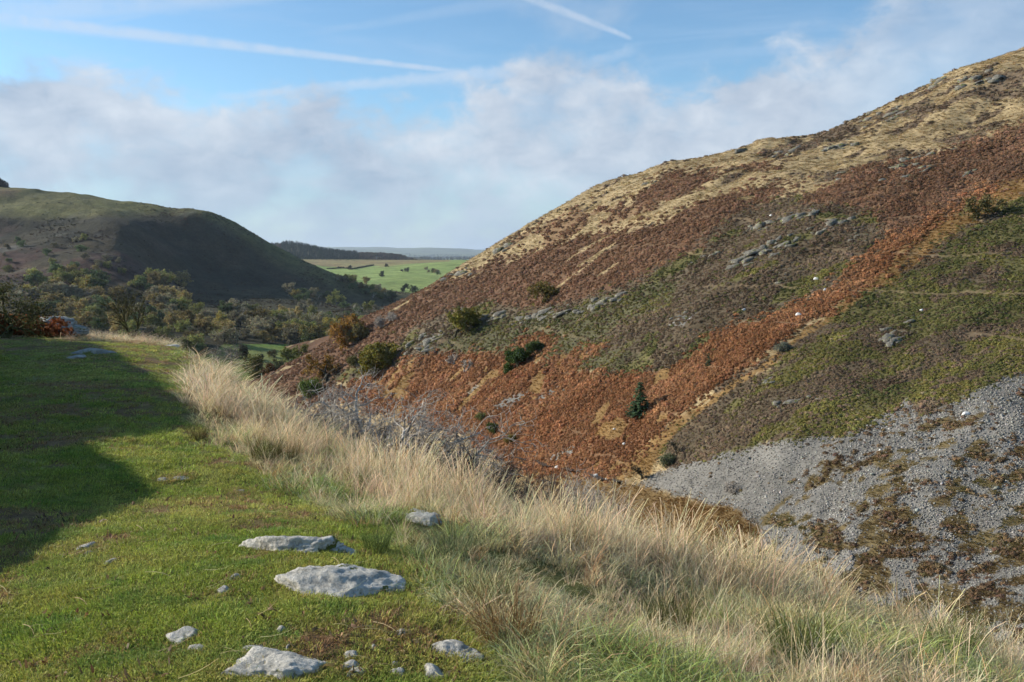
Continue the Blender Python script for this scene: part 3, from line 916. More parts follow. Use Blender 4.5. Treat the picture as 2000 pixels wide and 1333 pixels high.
def blades(n, radius, lmin, lmax, width, segs, lean, bend, seed, tone=(.65, 1.3), wind=(0, 0), tipw=0.0, root_dark=1.0):
    """a tuft of tapering, arching grass blades; returns V, tris, brightness"""
    g = np.random.default_rng(seed)
    rad = radius * np.sqrt(g.random(n)); ang = g.random(n) * 2 * np.pi
    bx, by = rad * np.cos(ang), rad * np.sin(ang)
    Ln = lmin + (lmax - lmin) * g.random(n) ** 1.2
    az = ang + g.normal(0, .9, n)
    ln = lean * (.3 + g.random(n)); bd = bend * (.3 + 1.2 * g.random(n))
    t = np.linspace(0, 1, segs + 1)
    hor = ln[:, None] * t + bd[:, None] * t ** 2.2
    ver = np.sqrt(np.maximum(0.02, 1 - .62 * np.minimum(hor, 1.2) ** 2)) * t
    dx, dy = np.cos(az)[:, None], np.sin(az)[:, None]
    cx = bx[:, None] + Ln[:, None] * (hor * dx + wind[0] * t ** 1.6)
    cy = by[:, None] + Ln[:, None] * (hor * dy + wind[1] * t ** 1.6)
    cz = Ln[:, None] * ver
    w = width * (.6 + .8 * g.random(n))[:, None] * (1 - (1 - tipw) * t ** 1.4) * .5
    face = g.random(n) * 2 * np.pi
    sx, sy = np.cos(face)[:, None] * w, np.sin(face)[:, None] * w
    Lf = np.stack([cx - sx, cy - sy, cz - .01 * (t == 0)], -1); Rt = np.stack([cx + sx, cy + sy, cz - .01 * (t == 0)], -1)
    V = np.stack([Lf, Rt], 2).reshape(-1, 3)          # n, segs+1, 2
    base = (np.arange(n) * (segs + 1) * 2)[:, None]
    k = np.arange(segs)[None] * 2
    q = base + k
    tri = np.concatenate([np.stack([q, q + 1, q + 3], -1).reshape(-1, 3), np.stack([q, q + 3, q + 2], -1).reshape(-1, 3)])
    tone_b = tone[0] + (tone[1] - tone[0]) * g.random(n)
    hue = g.normal(0, .06, (n, 3))
    bc = tone_b[:, None, None] * (1 + hue[:, None, :]) * (root_dark + (1 - root_dark) * t)[None, :, None] * np.ones((1, 1, 3))
    bc = np.repeat(bc[:, :, None, :], 2, 2).reshape(-1, 3)
    return V, tri, np.clip(bc, 0, 2)


def join(parts):
    Vs, Fs, Bs, o = [], [], [], 0
    for V, Fc, B in parts:
        Vs.append(V); Fs.append(Fc + o); Bs.append(B); o += len(V)
    return np.concatenate(Vs), np.concatenate(Fs), np.concatenate(Bs)


def tuft_mesh(name, *parts, mat=None):
    V, Fc, B = join(parts)
    return mk_mesh(name, V, Fc, mat or M_GRASS, False, {'bc': B})


TURF = source_collection("turf_tuft", [tuft_mesh(f"turf_tuft_{i}", blades(40, .085, .010, .034, .0058, 2, .75, .5, 100 + i, (.45, 1.5)),
                                                   blades(6, .08, .025, .055, .0028, 3, .6, .6, 130 + i, (.9, 1.6))) for i in range(5)])
MEADOW = source_collection("meadow_tuft", [tuft_mesh(f"meadow_tuft_{i}", blades(30, .11, .03, .13, .0062, 4, .50, .85, 200 + i, (.45, 1.4), (.06, .0)),
                                                       blades(6, .09, .08, .28, .004, 4, .55, .9, 230 + i, (1.2, 1.9), (.10, 0))) for i in range(6)])
STRAW = source_collection("straw_tuft", [tuft_mesh(f"straw_tuft_{i}", blades(30, .10, .07, .32, .0060, 5, .30, .60, 300 + i, (.55, 1.35), (.12, .03)),
                                                     blades(7, .07, .24, .56, .0040, 5, .18, .35, 330 + i, (.8, 1.3), (.16, .04), .9)) for i in range(7)])


LITTER = source_collection("litter_bit", [tuft_mesh(f"litter_bit_{i}", blades(5, .035, .012, .035, .012, 2, 1.0, .8, 560 + i, (.6, 1.4))) for i in range(4)])


def polar_points(n, r0, r1, a0, a1, power=1.0):
    """denser towards the camera"""
    u = rng.random(n)
    r = r0 * (r1 / r0) ** (u ** power)
    a = np.radians(a0 + (a1 - a0) * rng.random(n))
    x = r * np.sin(a); y = r * np.cos(a)
    return x, y


def jitter(c, amt):
    return np.clip(c * (1 + amt * rng.standard_normal((len(c), 1))) * (1 + amt * .35 * rng.standard_normal((len(c), 3))), .004, .9)


STONE_SPOTS = []      # filled by the stone builder: x, y, radius kept free of grass


def clear_of_stones(x, y):
    ok = np.ones(len(x), bool)
    for sx, sy, rx, ry in STONE_SPOTS:
        ok &= ((x - sx) / rx) ** 2 + ((y - sy) / ry) ** 2 > 1
    return ok


def grow_shelf():
    # --- short turf on the path
    x, y = polar_points(62000, 2.6, 46, -42, 36)
    z = z_shelf(x, y); zn, px, py = shelf_zone(x, y, z); c0, soil = shelf_colour(x, y, z)
    d = np.hypot(x, y)
    k = (zn < .95) & (rng.random(len(x)) > soil * .80) & clear_of_stones(x, y)
    x, y, z, zn, soil, d = x[k], y[k], z[k], zn[k], soil[k], d[k]
    n1 = fbm(x / .8, y / .8, 151, 3); n2 = fbm(x / .22, y / .22, 153, 2)
    c = lerp((.28, .33, .050), (.43, .41, .095), np.clip(.5 + n1 * 1.1, 0, 1))
    c = lerp(c, (.15, .25, .05), np.clip(n2 * 1.4, 0, 1) * .8)
    c = lerp(c, (.33, .20, .09), np.clip(soil * 1.2, 0, 1) * (rng.random(len(x)) < .6))
    s = np.clip(d / 9, .75, 3.2) * (.7 + .6 * rng.random(len(x)))
    # a fringe of longer grass grows round every bedded stone
    fx, fy, fs = [], [], []
    for sx, sy, rx, ry in STONE_SPOTS:
        m = int(130 * (rx + ry)) if sy < 16 else int(40 * (rx + ry))
        a = rng.random(m) * 6.28; f = rng.uniform(1.0, 1.42, m)
        fx.append(sx + rx * f * np.cos(a)); fy.append(sy + ry * f * np.sin(a)); fs.append(rng.uniform(.8, 1.5, m) * np.clip(sy / 9, .6, 2.5))
    fx, fy, fs = np.concatenate(fx), np.concatenate(fy), np.concatenate(fs)
    x = np.concatenate([x, fx]); y = np.concatenate([y, fy]); z = np.concatenate([z, z_shelf(fx, fy)]); s = np.concatenate([s, fs])
    d = np.hypot(x, y)
    c = np.concatenate([c, lerp((.26, .28, .05), (.36, .24, .11), rng.random(len(fx)))])
    st = np.ones((len(x), 3)); st[:, 2] = np.clip(1.15 - d * .012, .55, 1.2) / np.clip(d / 12, 1, 2.2)
    scatter("turf_grass", np.stack([x, y, z], 1), rng.random(len(x)) * 6.28, s, rng.integers(0, 5, len(x)), jitter(c, .12), TURF,
            "short cropped green turf along the path", "grass", stretch=st)
    # --- dead leaves and grass litter
    x, y = polar_points(5200, 2.6, 22, -42, 20)
    z = z_shelf(x, y); zn, px, py = shelf_zone(x, y, z); c0, soil = shelf_colour(x, y, z)
    k = (zn < .9) & (rng.random(len(x)) < .15 + soil) & clear_of_stones(x, y)
    m = int(k.sum())
    c = lerp((.10, .06, .035), (.30, .19, .09), rng.random(m))
    scatter("leaf_litter", np.stack([x, y, z + .012], 1)[k], rng.random(m) * 6.28, rng.uniform(.5, 1.4, m), rng.integers(0, 4, m), jitter(c, .2), LITTER, "brown leaf and moss litter on the turf", "litter", tilt=rng.normal(0, .5, (m, 2)))
    # --- mid-height green and bleached grass
    x, y = polar_points(30000, 2.5, 42, -44, 52)
    z = z_shelf(x, y); zn, px, py = shelf_zone(x, y, z); d = np.hypot(x, y)
    n1 = fbm(x / 1.1, y / 1.1, 155, 3)
    dens = np.where(zn < .35, .0, np.where(zn < 1.15, .95, .45))
    left = (px < 140) & (py < 860) & (x < -5)
    dens = np.where(left, .5, dens)
    k = (rng.random(len(x)) < dens) & clear_of_stones(x, y) & (n1 > -.62)
    x, y, z, zn, n1, d, px = x[k], y[k], z[k], zn[k], n1[k], d[k], px[k]
    m = np.clip(.28 + .22 * np.clip((px - 850) / 250, 0, 1) + 1.5 * fbm(x / .7, y / .7, 157, 3) + (zn - .9) * .5, 0, 1)
    c = lerp((.22, .27, .065), (.56, .46, .26), m)
    r = rng.random(len(x))
    c = np.where((r < .16)[:, None], (.28, .32, .16), c)
    c = np.where(((r > .16) & (r < .26))[:, None], (.40, .25, .12), c)
    s = (.55 + .75 * rng.random(len(x))) * np.clip(.25 + n1 * .8 + zn * .55, .35, 1.25) * np.clip(d / 11, 1, 1.9)
    st = np.ones((len(x), 3)); st[:, 2] = 1 / np.clip(d / 11, 1, 1.9) ** .8
    scatter("meadow_grass", np.stack([x, y, z], 1), rng.normal(0, 1.6, len(x)), s, rng.integers(0, 6, len(x)), jitter(c, .16), MEADOW,
            "mid-height green and bleached grass beside the path", "grass", stretch=st)
    # --- tall pale moor grass along the edge of the shelf
    x, y = polar_points(60000, 3.0, 62, -36, 62)
    z = z_shelf(x, y); zn, px, py = shelf_zone(x, y, z); d = np.hypot(x, y)
    n1 = fbm(x / 1.3, y / 1.3, 159, 3); n4 = fbm(x / .42, y / .42, 160, 2)
    dens = np.clip((zn - 1.05) * 1.3, 0, 1) * np.clip(.62 + n1 * 1.3 + n4 * 1.1, .06, 1) + .10 * ((zn > .6) & (zn < 1.2) & (n1 > 0))
    k = (rng.random(len(x)) < dens) & clear_of_stones(x, y)
    k &= ~((d > 45) & (zn > 1) & (px > 400))
    x, y, z, zn, n1, d, n4 = x[k], y[k], z[k], zn[k], n1[k], d[k], n4[k]
    c = lerp((.64, .50, .29), (.74, .61, .40), np.clip(.5 + n1, 0, 1))
    r = rng.random(len(x))
    c = np.where((r < .12)[:, None], (.42, .27, .13), c)
    c = np.where((r > .93)[:, None], (.20, .21, .08), c)
    s = (.62 + .5 * rng.random(len(x))) * np.clip(.82 + n1 * .5 + n4 * .6, .4, 1.2) * np.clip(zn - .45, .55, 1) * np.clip(1.1 - d * .006, .8, 1.1)
    st = np.ones((len(x), 3)); st[:, :2] = np.clip(d / 10, 1, 2.6)[:, None]
    scatter("tall_moor_grass", np.stack([x, y, z], 1), rng.normal(0, 1.0, len(x)), s, rng.integers(0, 7, len(x)), jitter(c, .13), STRAW,
            "tall straw-coloured moor grass along the shelf edge", "grass", stretch=st)


# ------------------------------------------------------------------ bracken, heather, tussocks and scree on the far hillside
def clump_mesh(name, n, rad, height, leaf, seed, mat, droop=.5, tone=(.55, 1.35)):
    """a rounded clump of small leaf faces round a dome"""
    g = np.random.default_rng(seed)
    a = g.random(n) * 2 * np.pi; h = g.random(n) ** .8
    r = rad * np.sqrt(np.maximum(0, 1 - (h * .96) ** 2)) * (.55 + .5 * g.random(n))
    c = np.stack([r * np.cos(a), r * np.sin(a), h * height * (.8 + .3 * g.random(n))], 1)
    out = c / np.array([rad, rad, height]); out /= np.linalg.norm(out, axis=1, keepdims=True) + 1e-6
    d1 = np.cross(out, g.normal(0, 1, (n, 3))); d1 /= np.linalg.norm(d1, axis=1, keepdims=True)
    d2 = np.cross(out, d1) + out * g.normal(0, droop, (n, 1)); d2 /= np.linalg.norm(d2, axis=1, keepdims=True)
    s = leaf * (.6 + .8 * g.random(n))[:, None]
    V = np.stack([c - d1 * s * .5, c + d2 * s * 1.1, c + d1 * s * .5, c - d2 * s * .6], 1).reshape(-1, 3)
    q = np.arange(n)[:, None] * 4
    tri = np.concatenate([q + np.array([[0, 1, 2]]), q + np.array([[0, 2, 3]])])
    b = (tone[0] + (tone[1] - tone[0]) * g.random(n))
    bc = np.repeat(b[:, None] * (1 + g.normal(0, .05, (n, 3))), 4, 0)
    return mk_mesh(name, V, tri, mat, False, {'bc': bc})


def stone_mesh(name, seed, mat, flat=.6, sub=1, attr=True):
    g = np.random.default_rng(seed)
    V, Fc = ico(sub)
    V = V * (1 + .28 * g.normal(0, 1, (len(V), 1)).clip(-1.3, 1.3)) * np.array([1, .75, flat])
    return mk_mesh(name, V, Fc, mat, False, {'bc': np.repeat((.8 + .4 * g.random(len(V)))[:, None], 3, 1)} if attr else None)


ICO = {}


def ico(sub):
    if sub in ICO: return ICO[sub][0].copy(), ICO[sub][1]
    t = (1 + 5 ** .5) / 2
    V = np.array([(-1, t, 0), (1, t, 0), (-1, -t, 0), (1, -t, 0), (0, -1, t), (0, 1, t), (0, -1, -t), (0, 1, -t), (t, 0, -1), (t, 0, 1), (-t, 0, -1), (-t, 0, 1)], float)
    V /= np.linalg.norm(V[0])
    Fc = np.array([(0, 11, 5), (0, 5, 1), (0, 1, 7), (0, 7, 10), (0, 10, 11), (1, 5, 9), (5, 11, 4), (11, 10, 2), (10, 7, 6), (7, 1, 8), (3, 9, 4), (3, 4, 2), (3, 2, 6), (3, 6, 8), (3, 8, 9), (4, 9, 5), (2, 4, 11), (6, 2, 10), (8, 6, 7), (9, 8, 1)])
    for _ in range(sub - 0 if sub > 0 else 0):
        mid = {}; V = list(map(tuple, V)); nf = []
        def m(a, b):
            k = (min(a, b), max(a, b))
            if k not in mid:
                p = np.array(V[a]) + np.array(V[b]); p /= np.linalg.norm(p); mid[k] = len(V); V.append(tuple(p))
            return mid[k]
        for a, b, c in Fc:
            ab, bc, ca = m(a, b), m(b, c), m(c, a)
            nf += [(a, ab, ca), (b, bc, ab), (c, ca, bc), (ab, bc, ca)]
        V = np.array(V); Fc = np.array(nf)
    ICO[sub] = (V, Fc)
    return V.copy(), Fc


NEAR_BRACKEN = source_collection("bracken_fine", [clump_mesh(f"bracken_fine_{i}", 260, .6, .7, .10, 430 + i, M_BRACKEN, .8, (.4, 1.5)) for i in range(4)])
BRACKEN = source_collection("bracken_clump", [clump_mesh(f"bracken_clump_{i}", 64, .72, .50, .24, 400 + i, M_BRACKEN, .6, (.7, 1.25)) for i in range(6)])
HEATHER = source_collection("heather_clump", [clump_mesh(f"heather_clump_{i}", 52, .55, .36, .16, 450 + i, M_HEATHER, .4, (.7, 1.25)) for i in range(5)])
TUSSOCK = source_collection("tussock", [tuft_mesh(f"tussock_{i}", blades(46, .30, .22, .5, .045, 2, .5, .6, 480 + i, (.7, 1.25), (.12, 0)), mat=M_BRACKEN) for i in range(4)])
SCREE = source_collection("scree_piece", [stone_mesh(f"scree_piece_{i}", 500 + i, M_SCREE, .45, 0) for i in range(6)])


def grow_hillside():
    n = 620000
    a = -.40 + 1.14 * rng.random(n)
    lo, hi = 52.0, 400.0
    y = 1 / (1 / lo + (1 / hi - 1 / lo) * rng.random(n))             # denser nearby
    x = a * y
    z = z_hill(x, y)
    keep = z > z_shelf(x, y) - .5
    keep |= y > 150
    x, y, z = x[keep], y[keep], z[keep]
    b, px, py = hill_belt(x, y, z, 12.0)
    vis = (px > 430) & (px < 2250) & (py > 40)
    x, y, z, b, px, py = x[vis], y[vis], z[vis], b[vis], px[vis], py[vis]
    r = rng.random(len(x))
    big = np.clip(y / 190, .62, 1.7)
    patch = fbm(x / 3.2, y / 3.2, 161, 3); gull = fbm((x * .78 + y * .62) / 9, (-x * .62 + y * .78) / 2.6, 163, 3)
    tone = (1 + .30 * patch + .28 * gull)[:, None]
    I = BELT_ID

    trod = sheep_track(x, y, z) & (rng.random(len(x)) < .85)

    def put(mask, nm, coll, ncoll, label, cat, col, smin, smax, jit=.14, zs=1.0):
        k = mask & ~trod
        m = int(k.sum())
        if m == 0: return
        P3 = np.stack([x[k], y[k], z[k] - .04], 1)
        c = np.broadcast_to(col, (m, 3)) if np.ndim(col) == 1 else col[k]
        big_k = np.where(b[k] == I['rust'], .82, 1.0)
        s = big_k * (smin + (smax - smin) * rng.random(m) ** 1.7) * big[k] * np.clip(1 + .5 * patch[k], .6, 1.4)
        st = np.ones((m, 3)); st[:, 2] = zs
        scatter(nm, P3, rng.random(m) * 6.28, s, rng.integers(0, ncoll, m), jitter(c * tone[k], jit), coll, label, cat, stretch=st)

    bc = BELT_ARR[b] * 1.25
    brk = ((b == I['orange']) & (r < .80) & (gull > -.75)) | ((b == I['rust']) & (r < .60)) | ((b == I['rustmix']) & (r < .3))
    bc2 = bc.copy()
    mix = np.clip(.5 + fbm(x / 6, y / 6, 165, 3) * 1.3, 0, 1)
    o = b == I['orange']
    bc2[o] = lerp((.26, .122, .056), (.36, .185, .090), mix[o])
    o = (b == I['rust']) | (b == I['rustmix'])
    bc2[o] = lerp((.185, .104, .060), (.265, .155, .092), mix[o])
    bc2[b == I['flank']] = (.26, .145, .05)
    put(brk, "bracken", BRACKEN, 6, "rust-coloured dead bracken covering the hillside", "bracken", bc2, .48, 1.1, .09)
    hea = ((b == I['heather']) & (r < .62)) | ((b == I['brown']) & (r < .5)) | ((b == I['green']) & (r < .10)) | ((b == I['darkgreen']) & (r < .25))
    hc = lerp((.105, .075, .048), (.20, .145, .095), mix)
    put(hea, "heather", HEATHER, 5, "dark brown heather on the hillside", "heather", hc, .42, 1.15, .10)
    grn = ((b == I['green']) & (r >= .10) & (r < .66)) | ((b == I['darkgreen']) & (r > .25) & (r < .8)) | ((b == I['heather']) & (r > .93))
    gc = lerp((.090, .095, .034), (.172, .155, .046), mix)
    put(grn, "bilberry_scrub", HEATHER, 5, "green bilberry scrub on the hillside", "scrub", gc, .42, 1.1, .10)
    och = ((b == I['flank']) & (r < .8)) | ((b == I['ochre']) & (r < .85)) | ((b == I['straw']) & (r < .9)) | ((b == I['screemix']) & (r < .55)) | ((b == I['rustmix']) & (r > .75)) | ((b == I['rust']) & (r > .60) & (r < .60 + .3 * np.clip(.6 + 1.5 * patch + 1.2 * gull, 0, 1.6))) | ((b == I['heather']) & (r > .66) & (r < .72)) | ((b == I['orange']) & (r > .82) & (r < .86))
    oc = bc2.copy()
    o = b == I['ochre']; oc[o] = lerp((.26, .145, .048), (.35, .215, .075), mix[o])
    o = (b == I['rust']) | (b == I['heather']) | (b == I['orange']); oc[o] = lerp((.28, .19, .10), (.36, .25, .14), mix[o])
    o = (b == I['straw']) | (b == I['rustmix']); oc[o] = lerp((.40, .295, .155), (.52, .405, .235), mix[o])
    o = b == I['screemix']; oc[o] = lerp((.24, .165, .075), (.20, .175, .065), mix[o])
    put(och, "hill_grass", TUSSOCK, 4, "ochre and straw grass tussocks on the hillside", "grass", oc, .6, 1.25, .10, .6)
    # heather cushions dotted over the scree
    hs = ((b == I['scree']) & (r < .006 + .035 * (px > 1560) * (patch > .05))) | ((b == I['screemix']) & (r > .88) & (patch > .08))
    hc = lerp((.135, .088, .052), (.20, .138, .075), mix)
    put(hs, "heather_cushions", HEATHER, 5, "brown heather cushions growing through the scree", "heather", hc, .5, 1.15, .15)


def grow_scree():
    n = 480000
    a = -.12 + .86 * rng.random(n)
    y = 1 / (1 / 58 + (1 / 200 - 1 / 58) * rng.random(n))
    x = a * y; z = z_hill(x, y)
    b, px, py = hill_belt(x, y, z)
    patch = fbm(x / 3.2, y / 3.2, 161, 3)
    k = (((b == BELT_ID['scree'])) | ((b == BELT_ID['screemix']) & (rng.random(n) < .16))) & (px < 2200)
    x, y, z, px, patch = x[k], y[k], z[k], px[k], patch[k]
    m = len(x)
    fine = px < 1640 + 60 * patch
    s = np.where(fine, .046, .056) * (.5 + rng.random(m) ** 3 * 2.6) * np.clip(y / 85, .8, 1.6)
    bigone = rng.random(m) < .006
    s[bigone] *= 2.2
    c = lerp((.165, .156, .136), (.29, .275, .24), rng.random(m)) * (1 + .35 * fbm(x / 2.5, y / 9, 197, 3))[:, None]
    c[rng.random(m) < .02] = (.46, .44, .40)
    c[rng.random(m) < .15] = (.09, .09, .085)
    t = rng.normal(0, .22, (m, 2)) + np.array([.25, -.3])
    scatter("scree", np.stack([x, y, z + .02], 1), rng.random(m) * 6.28, s, rng.integers(0, 6, m), jitter(c, .08), SCREE, "loose grey slate scree on the lower right slope", "scree", tilt=t)


grow_hillside()
grow_scree()
# ------------------------------------------------------------------ stones
def noise3(V, s, seed, o=4):
    return (fbm(V[:, 0] * s, V[:, 1] * s, seed, o) + fbm(V[:, 1] * s + 5, V[:, 2] * s, seed + 7, o) + fbm(V[:, 2] * s, V[:, 0] * s + 3, seed + 13, o)) / 3


def rock_mesh(name, seed, mat, sub=4, amp=.30, size=(1, 1, 1), ledge=0.0, angular=.5, strata=0.0):
    V, Fc = ico(sub)
    g = np.random.default_rng(seed)
    # cut by a few random planes: facets, then weathered by noise
    U = V.copy(); r = np.ones(len(V))
    for _ in range(int(10 * angular)):
        nrm = g.normal(0, 1, 3); nrm[2] = abs(nrm[2]) * .55; nrm /= np.linalg.norm(nrm)
        h = g.uniform(.55, .88)
        dd = U @ nrm
        r = np.where(dd > 1e-3, np.minimum(r, h / np.maximum(dd, 1e-3)), r)
    V = U * r[:, None]
    V = V * (1 + amp * noise3(U, 1.3, seed, 3) + amp * .45 * noise3(U, 4.0, seed + 3, 4) + amp * .2 * noise3(U, 11, seed + 5, 3))[:, None]
    if strata > 0:
        lay = V[:, 2] + .25 * V[:, 0] + .12 * noise3(U, 2, seed + 9, 3)
        V[:, :2] *= (1 + strata * np.sign(np.sin(lay * 15)) * .5)[:, None]
    V = V * np.array(size)
    return mk_mesh(name, V, Fc, mat, sub >= 3, None)


# photograph pixels: centre x, base y, width, height | depth (m), sink, tilt (left/right), moss | name, label
STONES = [
    (558, 1081, 166, 40, .30, .42, -.04, "path_stone", "long low pale stone bedded in the path behind the biggest pitted stone"),
    (668, 1083, 66, 20, .14, .40, .10, "path_stone", "narrow grey stone touching the right end of the long low stone"),
    (635, 1172, 222, 74, .48, .36, .04, "path_boulder", "biggest pale pitted stone in the middle of the path"),
    (347, 1256, 62, 26, .16, .35, 0, "path_stone", "rounded grey stone alone on the turf left of the front stone"),
    (512, 1330, 196, 58, .24, .38, .16, "path_stone", "long pale stone sloping down to the right at the bottom edge"),
    (486, 1276, 42, 20, .10, .35, 0, "path_stone", "small grey stone tucked just behind the front sloping stone"),
    (872, 1289, 112, 34, .20, .40, -.08, "path_stone", "flat grooved grey slab at the edge of the long grass"),
    (842, 1330, 54, 26, .14, .36, .05, "path_stone", "blocky pale stone at the bottom edge below the flat slab"),
    (770, 1325, 34, 18, .09, .35, 0, "path_stone", "small pale stone at the bottom edge left of the blocky stone"),
    (771, 1303, 16, 11, .05, .3, 0, "path_stone", "pebble-sized stone just above the small pale bottom-edge stone"),
    (682, 1312, 34, 14, .09, .35, .1, "path_stone", "small stone at the lower end of the bare soil patch"),
    (690, 1324, 36, 14, .09, .35, 0, "path_stone", "lowest small stone below the bare soil patch"),
    (680, 1289, 28, 9, .08, .4, 0, "path_stone", "thin flat stone flush with the bare soil patch"),
    (152, 1075, 40, 15, .16, .35, -.06, "path_stone", "small grey stone far left on the path beside the shade"),
    (168, 1083, 16, 8, .08, .4, 0, "path_stone", "chip of stone at the foot of the far left path stone"),
    (457, 964, 36, 15, .22, .4, .05, "path_stone", "low grey stone in the turf beside the first long grass"),
    (308, 941, 22, 9, .15, .45, 0, "path_stone", "left of two flush stones at the shadow edge"),
    (347, 936, 32, 8, .16, .45, 0, "path_stone", "right of two flush stones at the shadow edge"),
    (808, 1006, 60, 18, .30, .4, 0, "bedrock_slab", "grey rounded rock hump with moss in the long grass"),
    (822, 1026, 98, 14, .30, .45, 0, "bedrock_slab", "thin white rock ledge below the mossy rock hump"),
    (908, 1020, 36, 16, .22, .4, 0, "bedrock_slab", "small rock at the right end of the white ledge"),
    (548, 1238, 22, 11, .08, .35, 0, "path_stone", "small blue-grey stone at the upper tip of the bare soil"),
    (560, 1272, 10, 12, .05, .35, 0, "path_stone", "tiny upright stone between bare soil and front sloping stone"),
    (778, 1243, 24, 13, .09, .35, 0, "path_stone", "small grey stone in the turf above the flat slab"),
    (728, 1272, 12, 9, .05, .35, 0, "path_stone", "tiny buff pebble between soil patch and flat slab"),
    (455, 1133, 24, 14, .12, .45, 0, "path_stone", "grey stone flush with the turf left of the biggest stone"),
    (430, 1160, 32, 8, .10, .5, 0, "path_stone", "dark flush stone left of and below the biggest stone"),
    (208, 1104, 26, 8, .12, .5, 0, "path_stone", "flush stone right of the far left path stone"),
    (375, 1277, 36, 6, .09, .5, 0, "path_stone", "thin flush stone beneath the rounded grey stone"),
    (148, 694, 62, 14, 1.5, .40, .03, "path_slab", "flat rock slab in the shade where the path crests"),
    (112, 704, 34, 8, 1.0, .45, 0, "path_slab", "lower flat rock left of the crest slab in shade"),
    (325, 677, 26, 9, .9, .4, 0, "edge_stone", "pale stone in the straw grass right of the crest thorn tree"),
    (232, 655, 28, 8, .8, .4, 0, "edge_stone", "pale stone at the foot of the crest thorn tree"),
    (488, 757, 34, 26, .9, .35, .12, "edge_rock", "mossy grey rock on the shelf edge above the red bracken"),
]


def build_stones():
    for k, (px, py, w, h, dep, sink, tilt, nm, lab) in enumerate(STONES):
        p = pick(px, py, z_shelf, 2.5, 60)
        sc = math.hypot(p[1], 1.5) / F_PX
        W = w * sc
        # the visible height comes from the top face seen at a slant plus the front face
        slope = min(.55, (EYE[2] - p[2]) / p[1])
        Hh = max(.03, (h * sc - dep * slope) * 1.05)
        Hh = max(Hh, .15 * min(W, dep * 2)) * .95
        big = w > 90
        c = p + np.array([0, dep * .5, 0])
        cz = float(z_shelf(c[:1], c[1:2])[0])
        if w < 46: Hh *= .62
        zsize = Hh * 1.65
        me = rock_mesh("stone", 900 + k, M_BOULDER if nm in ('edge_rock', 'path_slab') else M_STONE, 5 if w > 150 else (4 if w > 50 else 3), (.42 if big else .30), (W * .60, dep * .62, zsize), angular=.7)
        o = link(nm, me, None, (c[0], c[1], cz - Hh * .62), (random.uniform(-.06, .06), tilt, random.uniform(-.12, .12)))
        tag(o, lab, "stone", "stones in and beside the path")
        STONE_SPOTS.append((c[0], c[1], W * .43, dep * .44))
        if nm == 'bedrock_slab': STONE_SPOTS.append((c[0], c[1] - .22, W * .60, .42))
    # the big boulder on the crest of the path
    p = pick(118, 657, z_shelf, 20, 60)
    sc = p[1] / F_PX
    root = empty("crest_boulder", (p[0], p[1], p[2]))
    tag(root, "large layered boulder with lichen beside the crest of the path", "boulder")
    for j, (dx, dz, W, Hh, D, t) in enumerate([(0.0, .52, 88, 30, 1.0, .10), (-.9, .16, 44, 14, .9, -.12), (.55, .24, 60, 18, 1.0, .12), (-.35, .78, 56, 12, .7, .04)]):
        me = rock_mesh("boulder_block", 990 + j, M_BOULDER, 4, .30, (W * sc * .52, D, Hh * sc * .60), angular=1.0, strata=.10)
        link("block", me, root, (dx, .1 * j, dz), (0, t, .1 * j))
    STONE_SPOTS.append((p[0], p[1], 1.4, 1.0))


build_stones()

